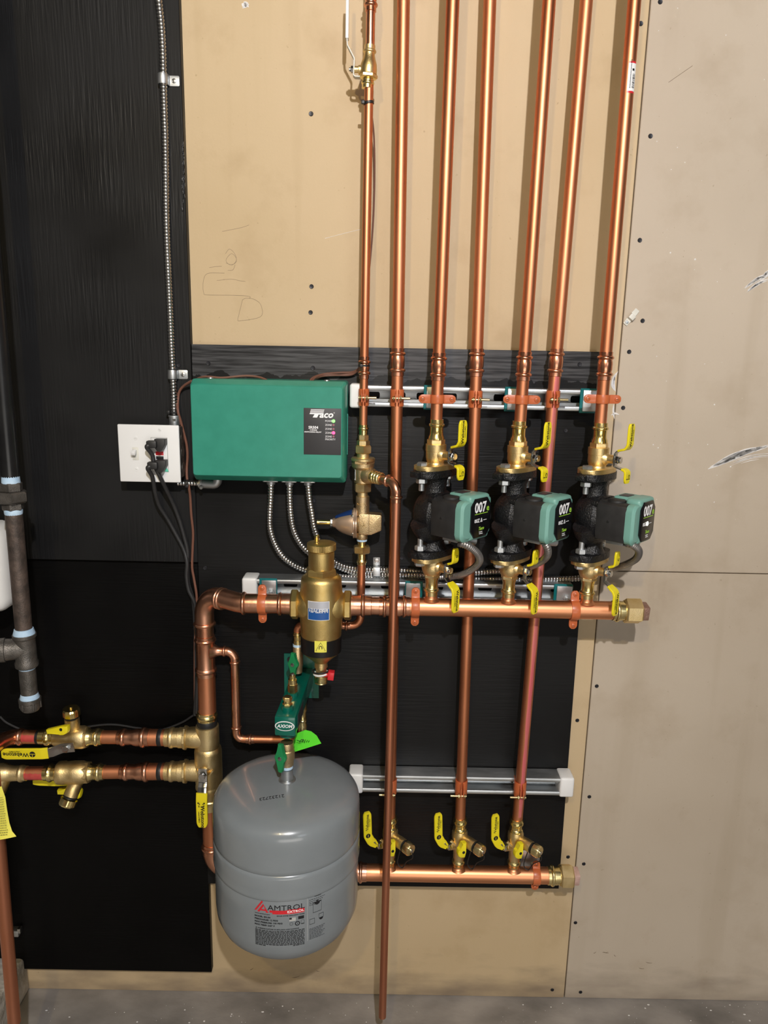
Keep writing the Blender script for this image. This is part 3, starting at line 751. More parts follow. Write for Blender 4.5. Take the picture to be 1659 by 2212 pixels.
# coupling left of it and the short pipe to the separator
x1, x2 = hx(819, zH, DH), hx(885, zH, DH)
t = thing('pipe_coupling', 'copper press coupling on the upper header behind the drain pipe', 'fitting', ((x1+x2)/2, -DH, zH))
coupling(G(), V(((x1+x2)/2, -DH, zH)), Xv, R114, x2-x1, 'copper_pink', 36).build('sleeve', t)
x0 = hx(752, zH, DH)
t = thing('press_adapter', 'short copper press adapter between the brass air separator and the header', 'fitting', (x0, -DH, zH))
g = G(); g.lathe([(0, R114+.003), (.006, R114+.0034), (.010, R114+.0018), (.020, R114+.0015)]+bead(.029, R114+.0015, .0032, .004)+[(.036, R114+.0018), (.045, R114+.0012), (.046, R114), (x1-x0+.01, R114)], (x0, -DH, zH), Xv, 'copper_pink', 36).build('sleeve', t)
# lower header
xC, xD = hx(776, zL, DP), hx(1184, zL, DP)
x445 = P(447, 1500, DP).x
t = thing('header_pipe', 'thick lowest copper header pipe coming from behind the grey tank', 'pipe', (xC, -DP, zL), 'copper header pipes')
g = G(); h_pipe(g, hx(700, zL, DP), xD, zL, DP, R114, 'copper_header_lit')
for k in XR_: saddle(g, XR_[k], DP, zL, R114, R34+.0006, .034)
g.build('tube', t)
G().lathe([(0, R114+.0015), (.004, R114+.0015)]+bead(.009, R114+.0015, .003, .0036)+[(.014, R114+.0015), (.022, R114+.0012), (.0225, R114)], (xC-.006, -DP, zL), Xv, 'copper_pink', 36).build('press_ring', t)
end_nut('end_plug_fitting', 'brass hexagon fitting with a pinkish square plug closing the lowest header', xD-.002, zL, DP, R114, hx(1213, zL, DP), hx(1237, zL, DP), hx(1250, zL, DP), 'plug_pink')
for px, lab in ((567, 'orange clamp on the header left of the brass air separator'), (897, 'orange clamp on the upper header left of the left pump'), (1240, 'orange clamp on the upper header beside the right pump valve')):
    two_hole(lab, (hx(px, zH, DH), -DH, zH), R114, False, DH-SF-.004, .0125)
two_hole('orange clamp on the lowest header beside the rightmost purge valve', (hx(1157, zL, DP), -DP, zL), R114, False, .045, .009)
# small bracket strut behind that clamp
t = thing('strut_channel', 'short galvanised strut piece behind the lowest header clamp', 'strut', (hx(1143, zL, .03), -PT, zL))
c = V((hx(1143, zL, .03), -PT-.0105, zL+.012)); g = G(); g.box(c, (.043, .021, .05), 'zinc', bev=.002); g.build('channel', t)

# ---- main riser at the left with its elbows --------------------------------
X0 = x445; xE = hx(548, zH, DH); xF = hx(636, zH, DH)
zt_ = zat(X0, 1326, DP); zb_ = zat(X0, 1545, DP)
t = thing('elbow_assembly', 'large copper double elbow swinging from the left main up to the air separator', 'fitting', (X0, -DP, zt_))
pth = bend_path([V((X0, -DP, zat(X0, 1352, DP))), V((X0, -DP, zH+.004)), V((hx(520, zH, DH-.004), -DH, zH)), V((xF, -DH, zH))], [.044, .050], 12)
G().tube(pth, R114+.0014, 'copper_pink', 36).build('tube', t)
def ring_at(g, c, ax, r, m, h=.0034, w=.004): g.lathe([(a-0, b) for a, b in bead(0, r, h, w)], c, ax, m, 36)
g = G(); a = V((hx(520, zH, DH-.004), -DH, zH)); b_ = V((X0, -DP, zH)); dd = (a-b_).normalized()
for s in (.0435, .050): g = G(); ring_at(g, b_+dd*s, dd, R114+.0010, 'copper_pink'); g.build('press_ring', t)
for s in (527, 605): g = G(); ring_at(g, V((hx(s, zH, DH), -DH, zH)), Xv, R114+.0015, 'copper_pink'); g.build('press_ring', t)
g = G()
g.lathe([(0, R114+.0016), (.0004, R114+.0028), (.022, R114+.0028), (.0224, R114+.0012)], (hx(612, zH, DH), -DH, zH), Xv, 'copper_pink', 36)
g.build('socket_collar', t); g = G(); ring_at(g, V((X0, -DP, zat(X0, 1347, DP))), Zv, R114+.0012, 'copper_pink')
g.build('press_ring', t)
t = thing('reducing_tee', 'copper reducing tee on the left main with a thin branch to the right', 'fitting', (X0, -DP, zat(X0, 1450, DP)))
zt1 = zat(X0, 1406, DP); g = G()
vl(g, X0, DP, [(1352, 18.6), (1372, 18.6), (1372.6, 20.6), (1378, 20.6), (1379.5, 22.5), (1382, 23.4), (1384.5, 22.5), (1386, 20.6), (1390, 20.0), (1436, 20.0), (1441, 20.6), (1443, 22.6), (1446, 23.4), (1449, 22.6), (1451, 20.6), (1458, 20.6), (1458.6, 18.6)], 'copper_pink', 36)
g.lathe([(.012, .019), (.018, .0145), (.024, .0108), (.030, .0095), (.036, .0095)], (X0, -DP, zt1), Xv, 'copper_pink', 28); g.build('body', t)
t = thing('copper_pipe', 'thick left copper main between the reducing tee and the brass twin tee valve', 'pipe', (X0, -DP, zb_))
vl(G(), X0, DP, [(1450, 18.9), (1550, 18.9)], 'copper', 36).build('tube', t)
# thin branch going down and under the manifold
d = DP; zb2 = P(560, 1597, d).z; xb1 = P(508.5, 1480, d).x; xb2 = P(652, 1585, d).x
t = thing('copper_pipe', 'thin copper branch looping from the left main down under the green manifold', 'pipe', (xb1, -d, zb2))
bp_ = bend_path([V((X0+.030, -d, zt1)), V((xb1, -d, zt1)), V((xb1, -d, zb2)), V((xb2, -d, zb2)), V((xb2, -d, zb2+.03))], [.018, .016, .014], 9)
G().tube(bp_, R12, 'copper', 26).build('tube', t)
g = G(); rr = R12+.001
for c, ax in (((X0+.0385, -d, zt1), Xv), ((xb1, -d, zat(xb1, 1430, d)), Zv), ((xb1, -d, zat(xb1, 1571, d)), Zv), ((hx(541, zb2, d), -d, zb2), Xv)):
    ring_at(g, c, ax, rr, 'copper_pink', .0024, .003)
    g.lathe([(-.009, R12), (-.0086, rr+.0002), (.0086, rr+.0002), (.009, R12)], c, ax, 'copper_pink', 26)
for crn in ((bp_[1:10]), (bp_[10:19])): g.tube(crn, rr+.0001, 'copper_pink', 26)
g.build('elbow_sockets', t)

# ================================================================== PUMP ISOLATION VALVES, PUMPS
TH = math.radians(47); RZ = Matrix.Rotation(TH, 4, 'Z')
SC = R_(935, 1000, DH, 1)           # metres per image px around the pumps
def loc(xs, ys, zs): return V((xs, ys, zs))
def lever2(t, c, n, tdir, up, paths):
    """steel lever bracket with yellow sleeves; paths [(bracket pts, grip pts, grip width)] in (along n, along up) metres from c"""
    for br, gp, w in paths:
        f = lambda q: c+n*q[0]+up*q[1]
        G().ribbon(bend_path([f(q) for q in br], .003, 3), tdir, .013, .0021, 'steel').build('bracket', t)
        gpp = resample(bend_path([f(q) for q in gp], .007, 5), .002); k = len(gpp)
        ws = [w*(math.sqrt(max(.05, 1-((i-(k-6))/6.2)**2)) if i > k-6 else min(1, .80+.2*i/5)) for i in range(k)]
        G().ribbon(gpp, tdir, ws, .0042, 'yellow').build('grip', t)
    return
def flange_valve(name, label, up_sign):
    """local frame: flange face at z=0, body extends along up_sign*z; lever on local -Y (turned later)"""
    t = thing(name, label, 'valve', (0, 0, 0), 'brass flanged isolation valves on the pumps'); S = SC; u = Zv*up_sign; g = G()
    out = []
    for k in range(48):
        a = 2*pi*k/48; q = V((math.cos(a)*.052, math.sin(a)*.0235)); 
        q = V((math.copysign(abs(math.cos(a))**.72, math.cos(a))*.0490, math.copysign(abs(math.sin(a))**.9, math.sin(a))*.0270)); out.append((q.x, q.y))
    g.prism(out, (0, 0, 0), Xv, Yv, u, .0085, 'bronze' if 0 else 'brass', bev=.0018)
    if up_sign > 0:
        pr = [(8, 23), (10, 19), (14, 18), (18, 20), (24, 21.4), (38, 21.4), (38.6, 22.3), (53, 22.3), (54.5, 18.5)]
        g.lathe([(a*S, b*S) for a, b in pr], (0, 0, 0), u, 'brass', 36); g.hexn(u*53*S, u, 11*S, 19.5*S, 'brass', rot=.2)
        pr = [(63, 17.5), (69, 16.8), (74, 14.6), (80, 14.2), (88, 14.4), (90.5, 14.8), (92, 17), (94, 17.4), (96, 17), (97.5, 14.8), (101, 14.6), (106, 14.6), (106.3, 12.4)]
        g.lathe([(a*S, b*S) for a, b in pr], (0, 0, 0), u, 'brass_polished', 36); zc = 31*S
    else:
        pr = [(7, 18), (10, 20.5), (15, 21.5), (22, 23.2), (32, 23.4), (36, 22.5), (43, 20), (46, 17.4)]
        g.lathe([(a*S, b*S) for a, b in pr], (0, 0, 0), u, 'brass', 36); g.hexn(u*45*S, u, 8*S, 19*S, 'brass', rot=.2)
        pr = [(52, 16.6), (58, 15.2), (62, 14.0), (76, 14.0), (78, 14.6), (80, 17), (82, 17.4), (84, 17), (86, 14.6), (95, 14.2), (95.3, 12.4)]
        g.lathe([(a*S, b*S) for a, b in pr], (0, 0, 0), u, 'brass_polished', 36); zc = 27*S
    g.build('body', t)
    n = V((0, -1, 0)); td = V((1, 0, 0)); c = u*zc
    g = G(); g.lathe([(.010, .0135), (.017, .0125), (.022, .0085), (.033, .0078)], c, n, 'brass', 28); g.build('stem_boss', t)
    c2 = c+n*.033
    G().cyl(c2, n, .0125, .0042, 'brass').hexn(c2+n*.003, n, .0065, .0078, 'chrome').cyl(c2+n*.0095, n, .004, .0062, 'chrome').build('nut', t)
    if up_sign > 0:
        lever2(t, c2+n*.0015, n, td, Zv, [([(0, -.011), (0, .011), (.004, .016), (.010, .0185)], [(.007, .0175), (.022, .022), (.026, .030), (.026, .068)], .0225),
                                         ([(0, -.011), (.001, -.0125), (.012, -.0155), (.019, -.0165)], [(.0165, -.0160), (.024, -.0175), (.0255, -.022), (.0255, -.041)], .0205)])
        wr = n*(.0015+.026+.0023+.028)+u*0
        o = c+n*.033+n*(.0015+.026+.0024)
        text('Webstone', .0098, 'ink', o+Zv*.047+td*-.002, Zv, -td, t, bold=.012, ext=.0002)
        text('a brand of NIBCO', .0028, 'ink', o+Zv*.047+td*.0048, Zv, -td, t, bold=.01, ext=.0002)
        o2 = c+n*.033+n*(.0015+.0255+.0024)
        text('C', .009, 'ink', o2+Zv*-.028+td*.003, -Zv, td, t, bold=.02, ext=.0002); text('OPEN  SHUT', .0025, 'ink', o2+Zv*-.033+td*0, td, Zv, t, ext=.0002)
    else:
        lever2(t, c2+n*.0015, n, td, Zv, [([(0, .011), (0, -.016), (.006, -.021), (.013, -.026)], [(.010, -.0235), (.022, -.032), (.025, -.039), (.025, -.079)], .0215),
                                         ([(0, .011), (.002, .0125), (.010, .0145)], [(.0075, .0135), (.018, .0175), (.0200, .022), (.020, .046)], .0175)])
        o = c+n*.033+n*(.0015+.025+.0024)
        text('Webstone', .0098, 'ink', o+Zv*-.056+td*.002, -Zv, td, t, bold=.012, ext=.0002)
        text('a brand of NIBCO', .0028, 'ink', o+Zv*-.056-td*.0045, -Zv, td, t, bold=.01, ext=.0002)
        o2 = c+n*.033+n*(.0015+.020+.0024); text('C', .008, 'ink', o2+Zv*.030+td*.002, Zv, -td, t, bold=.02, ext=.0002)
    # raised casting marks on the body
    rb = 21.6*S if up_sign > 0 else 23.6*S
    def wrap(a, b, h): f = a/rb-.55; return V((math.sin(f)*(rb+h), -math.cos(f)*(rb+h), (u*zc).z+b))
    text('400 WSP' if up_sign > 0 else 'WEBSTONE', .0065, 'brass', (0, 0, 0), Xv, Zv, t, wrap=wrap, ext=.0005, name='cast_lettering')
    return t
def pump(name, label):
    """local: pipe axis = z through origin, motor towards -Y; flange faces at z=+-hz"""
    t = thing(name, label, 'pump', (0, 0, 0), 'circulator pumps with black castings and green covers'); g = G()
    out = [(math.copysign(abs(math.cos(2*pi*k/48))**.72, math.cos(2*pi*k/48))*.0505, math.copysign(abs(math.sin(2*pi*k/48))**.9, math.sin(2*pi*k/48))*.0285) for k in range(48)]
    for s in (1, -1):
        g.prism(out, (0, 0, s*HZ), Xv, Yv, -Zv*s, .013, 'black_gloss', bev=.002)
        g.lathe([(.010, .030), (.016, .025), (.026, .0215), (.040, .022), (.055, .026)], (0, 0, s*HZ), -Zv*s, 'black_gloss', 32)
        g.box((-.050, .004, s*(HZ-.0065)), (.016, .020, .011), 'black_gloss', bev=.002)
    g.lathe([(-.026, .028), (-.024, .034), (-.014, .0420), (.006, .0450), (.012, .0450), (.018, .044), (.020, .042), (.028, .040)], (0, 0, 0), OUT, 'black_gloss', 48)
    g.tube([V((math.sin(a)*r_, -.004, math.cos(a)*r_)) for a, r_ in [(k*.21, .024+.0009*k) for k in range(22)]], .022, 'black_gloss', 16)
    for a in (.785, 2.356, 3.93, 5.5): g.cyl(V((math.cos(a)*.0415, -.012, math.sin(a)*.0415)), OUT, .016, .0075, 'black_gloss', 18)
    g.build('volute_casting', t)
    # motor: black shell with round top, teal electronics cover in front
    def rsec(w, h, y, rc=.014, n=5, dz=0.0, dx=0.0):
        q = []
        for cx, cz, a0 in ((w-rc, h-rc, 0), (-(w-rc), h-rc, pi/2), (-(w-rc), -(h-rc), pi), (w-rc, -(h-rc), 1.5*pi)):
            for k in range(n+1): a = a0+pi/2*k/n; q.append(V((cx+dx+math.cos(a)*rc, y, cz+dz+math.sin(a)*rc)))
        return q
    def loft(g, secs, m, cap=True):
        i = g.mi(m); R = [[g.bm.verts.new(p) for p in s] for s in secs]; k = len(R[0])
        for a, b in zip(R, R[1:]):
            for j in range(k): g.face([a[j], a[(j+1) % k], b[(j+1) % k], b[j]], i)
        if cap: g.face(list(reversed(R[0])), i); g.face(R[-1], i)
    W, Hh = .0405, .0365
    g = G(); loft(g, [rsec(W-.004, Hh-.004, -.024), rsec(W, Hh, -.026), rsec(W, Hh, -.080), rsec(W-.0015, Hh-.0015, -.081), rsec(W-.0015, Hh-.0015, -.088)], 'black_soft')
    g.box((-W+.0004, -.055, 0), (.0022, .056, .066), 'black_soft', bev=.001); g.cyl((-W-.0002, -.050, .002), (-1, 0, 0), .0012, .0024, 'rubber')
    g.build('motor_shell', t)
    g = G(); loft(g, [rsec(W+.0008, Hh+.0008, -.082), rsec(W+.001, Hh+.001, -.083), rsec(W+.001, Hh+.001, -.094), rsec(W-.002, Hh-.003, -.0975, dz=.002), rsec(W-.003, Hh-.004, -.0985, dz=.002)], 'teal_pump')
    # upper wings of the cover running back over the motor, and the rear lobe of the display head
    g.box((.014, -.066, Hh+.0035), (.046, .050, .011), 'teal_pump', bev=.004, seg=3); g.box((.012, -.084, .004), (.062, .030, .084), 'teal_pump', bev=.007, seg=3)
    g.box((.025, -.088, .004), (.050, .018, .070), 'teal_pump', bev=.006, seg=3)
    g.build('cover', t)
    G().box((.010, -.058, Hh+.0095), (.026, .018, .0012), 'label_grey', bev=.0004).build('rating_label', t)
    G().lathe([(0, .017), (.004, .0165), (.006, .013), (.0062, 0)], (-.014, -.052, Hh-.001), Zv, 'black_soft', 28).build('top_dome', t)
    # eight-sided display
    ow, oh, c_ = .0290, .0365, .0135; oc = [(ow, oh-c_), (ow-c_*.8, oh), (-ow+c_*.8, oh), (-ow, oh-c_), (-ow, -oh+c_), (-ow+c_*.8, -oh), (ow-c_*.8, -oh), (ow, -oh+c_)]
    f0 = V((.011, -.0975, .004)); g = G(); g.prism(oc, f0, Xv, Zv, OUT, .0045, 'label_black', bev=.0012); g.build('display', t)
    f = f0+OUT*.0046
    text('007', .0265, 'ink_white', f+V((-.0035, 0, .019)), Xv, Zv, t, bold=.028, sx=.88, ext=.0001); text('e', .017, 'ink_lime', f+V((.0195, 0, .0165)), Xv, Zv, t, bold=.025, ext=.0001)
    G().box(f+V((0, 0, .0082)), (.040, .0002, .0012), 'ink_lime').build('green_line', t)
    text('00Z \u2206 \u2014', .0095, 'ink_white', f+V((-.002, 0, -.0045)), Xv, Zv, t, bold=.02, ext=.0001)
    text('Taco', .0085, 'ink_lime', f+V((.001, 0, -.020)), Xv, Zv, t, bold=.03, shear=.3, ext=.0001)
    text('Comfort', .0030, 'ink_white', f+V((0, 0, -.0262)), Xv, Zv, t, bold=.02, ext=.0001); text('Solutions', .0030, 'ink_white', f+V((.001, 0, -.0295)), Xv, Zv, t, bold=.02, ext=.0001)
    # junction plate under the motor
    g = G(); g.box((-.004, -.056, -Hh-.004), (.034, .034, .007), 'zinc', bev=.0015); g.cyl((.010, -.066, -Hh-.007), V((.8, -.5, -.1)), .024, .0085, 'zinc'); g.box((.020, -.074, -Hh-.004), (.006, .006, .012), 'zinc', bev=.001)
    g.build('cable_connector', t)
    return t
zUF = zat(XP['P3'], 1012, DH); zLF = zat(XP['P3'], 1197, DH); HZ = (zUF-zLF)/2; zPc = (zUF+zLF)/2
pl = pump('circulator_pump', 'left circulator pump, black casting and green cover, between two returns'); uv = flange_valve('flange_valve', 'brass valve with yellow levers on top of the left pump', 1); lv_ = flange_valve('flange_valve', 'brass valve with yellow levers under the left pump', -1)
names = {'P3': 'left', 'P5': 'middle', 'P7': 'right'}
# bolts: one long bolt with nut per flange side
def flange_bolt(lab, grp='zinc flange bolts of the pumps'):
    t = thing('flange_bolt', lab, 'bolt', (0, 0, 0), grp); g = G()
    g.cyl((0, 0, -.038), Zv, .046, .0052, 'zinc', 20); g.build('shank', t)
    G().hexn((0, 0, .0085), Zv, .0068, .0102, 'zinc', rot=.3).build('head', t); G().hexn((0, 0, -.024), Zv, .0095, .0104, 'zinc').build('nut', t); return t
fb = None
rot = (0, 0, TH)
for k in ('P3', 'P5', 'P7'):
    X = XP[k]; A = risers[k]; xt = A[1].x; nm = names[k]; cU = V(((X+xt)/2 if 1 else X, -DH, zUF)); cL = V((X, -DH, zLF)); cP = V(((cU.x+X)/2, -DH, zPc))
    if k == 'P3':
        uv.location, lv_.location, pl.location = cU, cL, cP
        for o in (uv, lv_, pl): o.rotation_euler = rot
    else:
        dup(uv, cU, 'brass valve with yellow levers on top of the %s pump' % nm, rot); dup(lv_, cL, 'brass valve with yellow levers under the %s pump' % nm, rot)
        last = dup(pl, cP, 'middle circulator pump, black casting and green cover, on black plywood' if k == 'P5' else 'right circulator pump with a lit white light on its display', rot)
    for top_, c in ((1, cU), (0, cL)):
        for s, sl in ((-1, 'front'), (1, 'rear')):
            q = c+(RZ @ V((s*.0385, 0, 0))); 
            lab = 'zinc bolt at the %s of the %s flange of the %s pump' % (sl, 'upper' if top_ else 'lower', nm)
            r_ = (0, 0, 0) if top_ else (pi, 0, 0)
            if fb is None: fb = flange_bolt(lab); fb.location = q
            else: dup(fb, q, lab, r_)
# the lit light of the right pump
g = G(); g.lathe([(0, .0042), (.0008, .0036), (.0011, 0)], V((.0095, -.1021, -.0005)), OUT, 'led_white', 18); o = g.build('indicator_light'); o.parent = last

# conduits from the wall to the pumps
def whip(label, pts, r=.0072, m='conduit_dark'):
    pp = smooth_path([P(*q) for q in pts], 10); t = thing('flexible_conduit', label, 'conduit', pp[-1], 'armoured conduits'); G().flex(pp, r, m, .0046, 14).build('armour', t); return t
whip('armoured whip looping from the left pump back to the wall', [(992, 1173, .20), (1012, 1180, .195), (1031, 1195, .175), (1036, 1212, .15), (1022, 1228, .12), (1000, 1240, .09), (976, 1245, .06), (950, 1247, .045)])
whip('armoured whip looping from the middle pump back to the wall', [(1176, 1172, .20), (1183, 1185, .195), (1182, 1200, .175), (1170, 1212, .14), (1150, 1222, .10), (1130, 1228, .06), (1112, 1231, .045)])
whip('armoured whip looping from the right pump back to the wall', [(1352, 1172, .20), (1368, 1178, .195), (1380, 1190, .175), (1374, 1207, .14), (1350, 1220, .10), (1322, 1229, .06), (1290, 1240, .045)])
# ================================================================== AIR SEPARATOR
d = DH; XS = P(694, 1300, d).x; zs = zH
t = thing('air_separator', 'large brass air and dirt separator with a blue and white label and black band', 'air separator', (XS, -d, zat(XS, 1478, d)))
g = G()
vl(g, XS, d, [(1184, 26.5), (1189, 26.8), (1190, 28), (1230, 28.2), (1234, 27)], 'gold_brass', 40)
vhex(g, XS, d, 1226, 1245, 34.5, 'gold_brass', .35)
vl(g, XS, d, [(1240, 34), (1243, 38), (1247, 42.5), (1252, 43.8), (1262, 44.2), (1280, 46), (1300, 47), (1330, 46.5), (1350, 44.5), (1364, 43.6), (1372, 43)], 'gold_brass', 48)
vl(g, XS, d, [(1403, 42), (1409, 38), (1418, 27), (1427, 16.5), (1429, 15), (1429.5, 13)], 'gold_brass', 40)
# side bosses
for s in (-1, 1):
    g.lathe([(.020, .036), (.030, .0335), (.038, .0285), (.045, .0235), (.049, .0225)], (XS, -d, zs), (s, 0, 0), 'gold_brass', 40)
    g.hexn((XS+s*.0445, -d, zs), (s, 0, 0), .0145, .0305, 'gold_brass', rot=.52)
g.build('body', t)
g = G(); zc0 = zat(XS, 1186, d); vl(g, XS, d, [(1172.5, 29.5), (1173.5, 31.2), (1186.5, 31.2), (1187.5, 29.5)], 'gold_brass', 120, mod=lambda k: 1+.022*(k % 2)-.01); g.build('knurled_cap', t)
xv = P(684, 1170, d).x; g = G(); vl(g, xv, d, [(1156, 4.2), (1157, 5.6), (1163, 5.6), (1164, 4.9), (1170, 4.9), (1171, 5.8), (1175, 5.8)], 'brass_polished', 24)
for a in range(6): g.cyl(V((xv, -d, zat(xv, 1160, d)))+V((math.cos(a*1.05)*R_(690, 1160, d, 5.2), math.sin(a*1.05)*R_(690, 1160, d, 5.2), 0)), V((math.cos(a*1.05), math.sin(a*1.05), 0)), .0006, .0009, 'ink', 8)
g.build('vent_valve', t)
vl(G(), XS, d, [(1371, 42.8), (1371.5, 44.4), (1404, 43.6), (1405, 42)], 'band_black', 48).build('magnet_band', t)
g = G(); vl(g, XS, d, [(1425, 13.6), (1440, 14.2), (1440.5, 12), (1444, 12), (1444.5, 11), (1453, 10.5), (1456, 12.5)], 'brass', 28); vhex(g, XS, d, 1443, 1449, 12.8, 'brass'); g.build('drain_neck', t)
vl(G(), XS, d, [(1457, 14.6), (1458, 15.6), (1469, 15.2), (1472, 13.6), (1474, 14.0), (1476, 11), (1476.5, 0)], 'brass_polished', 32).build('hose_cap', t)
q = V((XS, -d, zat(XS, 1450, d))); rr = R_(694, 1450, d, 1)
ring = lambda a, b, c, r, n=24: [q+V((math.cos(2*pi*k/n+c)*r*rr*a, -math.sin(2*pi*k/n+c)*r*rr, b*rr+math.cos(2*pi*k/n+c)*r*rr*.12)) for k in range(n+1)]
G().tube(ring(1.25, 1.5, 0, 14.5), .0016, 'rubber', 8).build('tether', t)
G().tube([p for p in ring(1.1, -4.5, 0, 14)][0:24], .0020, 'white_plastic', 8).build('tether', t)
hd = V((P(711, 1455, d+.005).x, -d-.006, zat(XS, 1454, d)))
G().box(hd+V((.004, -.002, .0)), (.0125, .016, .0165), 'red', Matrix.Rotation(.12, 3, 'Y'), bev=.0012).box(hd+V((-.008, 0, 0)), (.014, .006, .006), 'red').build('drain_handle', t)
# labels wrapped on the body
Rb = .0435
def wr_at(zc, R, phi0, X=XS, dd=d):
    def w(a, b, h): f = a/R+phi0; return V((X+math.sin(f)*(R+h), -dd-math.cos(f)*(R+h), zc+b))
    return w
zl = P(691, 1321, d+.045).z; LR = R_(694, 1320, d, 47.3)+.0006; wl = wr_at(zl, LR, -.045)
g = G(); patch(g, wl, -.0215, .0215, -.0190, .0190, 'white_plastic', 0, 14); patch(g, wl, -.0205, .0205, .0035, .0180, 'label_silver', .0002, 14); patch(g, wl, -.0205, .0205, -.0180, .0035, 'ink_blue', .0003, 14); lb_ = g.build('maker_label', t); lb_['label'] = 'blue and white maker label'
for s_, sz, m_, yy, bo, ss in (('DiSCAL', .0092, 'ink_blue', .0125, .03, 1.1), ('DIRTMAG', .0072, 'ink_grey', .0058, .015, 1.15), ('CALEFFI', .0105, 'ink_white', -.0065, .03, 1.0), ('Tmax 250\u00b0F   Pmax 150 PSI', .0031, 'ink_white', -.0145, .01, 1.0)):
    o = text(s_, sz, m_, (0, 0, 0), Xv, Zv, t, bold=bo, sx=ss, wrap=wl, ext=.0006, lift=.0002)
zm = P(697, 1397, d+.040).z; MR = R_(694, 1390, d, 44.2)+.0005; wm = wr_at(zm, MR, .055)
g = G(); patch(g, wm, -.0118, .0118, -.0118, .0118, 'tag_yellow', 0, 8); g.build('warning_label', t)
g = G()
def seg_(w, a, b, h, g, wd=.0007, m='ink'):
    a, b = V(a), V(b); n = V((-(b-a).y, (b-a).x)).normalized()*wd/2; i = g.mi(m)
    g.face([g.bm.verts.new(w(p.x, p.y, h)) for p in (a-n, b-n, b+n, a+n)], i)
for a_, b_2 in (((-.0092, -.0085), (.0092, -.0085)), ((.0092, -.0085), (0, .0085)), ((0, .0085), (-.0092, -.0085))): seg_(wm, a_, b_2, .0004, g)
pp = [(-.0026, -.005), (-.0026, -.001), (-.0015, .001), (0, .0015), (.0015, .001), (.0026, -.001), (.0026, -.005)]
for a_, b_2 in zip(pp, pp[1:]): seg_(wm, a_, b_2, .0004, g, .0014)
g.build('magnet_symbol', t)

# ================================================================== SUPPLY STACK (backflow preventer, pressure valve)
d = .069; XPV = P(784, 1020, d).x
t = thing('backflow_preventer', 'brass backflow preventer with union nuts and a side outlet beside the green box', 'valve', (XPV, -d, zat(XPV, 1072, d)))
g = G(); vl(g, XPV, d, [(917, 8.2), (917.5, 9.6), (922, 9.6), (923.5, 11), (925.5, 11.6), (927.5, 11), (929, 9.6), (941, 9.2)], 'brass_polished', 28); vhex(g, XPV, d, 939, 951, 11.6, 'brass'); vhex(g, XPV, d, 951, 963, 14.2, 'brass', .1)
vhex(g, XPV, d, 962, 979, 19, 'brass', .45); g.build('inlet_union', t)
g = G(); vl(g, XPV, d, [(979, 13.5), (988, 13.8), (988.5, 24.5), (990, 26), (994, 26), (995, 23.5)], 'brass', 36); vhex(g, XPV, d, 994, 1001, 25.5, 'bronze', .2)
vl(g, XPV, d, [(999, 22.5), (1000, 24.2), (1008, 24.2), (1010, 21.5), (1012, 20.5), (1014, 18.2), (1036, 17.8), (1040, 18.6), (1042, 18.6), (1044, 15)], 'bronze', 40); g.build('body', t)
g = G(); vhex(g, XPV, d, 1043, 1062, 19.2, 'brass', .35); vl(g, XPV, d, [(1061, 12), (1073, 11.5)], 'brass', 28); g.build('outlet_union', t)
q = V((XPV, -d, zat(XPV, 1024, d)))
pO = P(786, 1024, d); pE = P(857, 1044, .150); ax = (pE-pO).normalized()
g = G(); g.lathe([(.012, .017), (.024, .0160), (.028, .0135), (.030, .0128)], pO, ax, 'bronze', 32); g.lathe([(.028, .0125), (.033, .0118)]+bead(.037, .0108, .0022, .0026)+bead(.044, .0104, .0020, .0026)+[(.048, .0100)]+bead(.052, .0098, .0024, .003)+[(.057, .0098), (.0575, .0082)], pO, ax, 'brass_polished', 30); g.build('side_outlet', t)
lbw = wr_at(q.z, R_(784, 1024, d, 18.4)+.0004, -1.0, XPV, d); g = G(); patch(g, lbw, -.0055, .0015, -.011, .011, 'white_plastic', 0, 6); g.build('white_label', t)
text('WATTS', .005, 'ink', (0, 0, 0), Xv, Zv, t, wrap=lambda a, b, h: lbw(-b-.002, a, h), bold=.02, lift=.0002)
# drain pipe from that outlet down to the floor
pB = P(826, 2196, .150); 
t = thing('drain_pipe', 'thin copper discharge pipe dropping in front of everything to just above the floor', 'pipe', pB)
pth = bend_path([pO+ax*.054, pE, pB], [.021], 10); G().tube(pth, R12, 'copper_dull', 28).build('tube', t)
g = G(); dn = (pB-pE).normalized(); rr = R12+.001
g.tube(pth[1:12], rr+.0002, 'copper_pink', 28)
for c, a in ((pE-ax*.026, -ax), (pE+dn*.026, dn)):
    g.lathe([(-.008, rr)]+bead(0, rr, .0026, .0032)+[(.0065, rr+.0002), (.010, rr+.0001), (.0102, R12)], c, a, 'copper_pink', 28)
g.build('elbow', t)
# pressure reducing valve
X2 = P(782.5, 1130, d).x; t = thing('pressure_reducing_valve', 'bronze pressure reducing valve with a bell housing pointing left', 'valve', (X2, -d, zat(X2, 1165, d)))
zc = zat(X2, 1130, d); S = R_(783, 1130, d, 1)
g = G(); vl(g, X2, d, [(1071, 13.2), (1072, 14.6), (1100, 14.8), (1112, 16)], 'bronze', 36)
g.box((X2+4*S, -d, zat(X2, 1129, d)), (24*S, 34*S, 46*S), 'bronze', bev=.003)
g.prism([(-1*S, 24*S), (38*S, 22*S), (40*S, 19*S), (40*S, -12*S), (36*S, -15*S), (18*S, -23*S), (-1*S, -24*S)], (X2+2*S, -d+15*S, zc), Xv, Zv, OUT, 30*S, 'bronze', bev=.003)
vl(g, X2, d, [(1150, 11.5), (1153, 12.4), (1163, 12.4), (1165, 11)], 'bronze', 12); g.build('body', t)
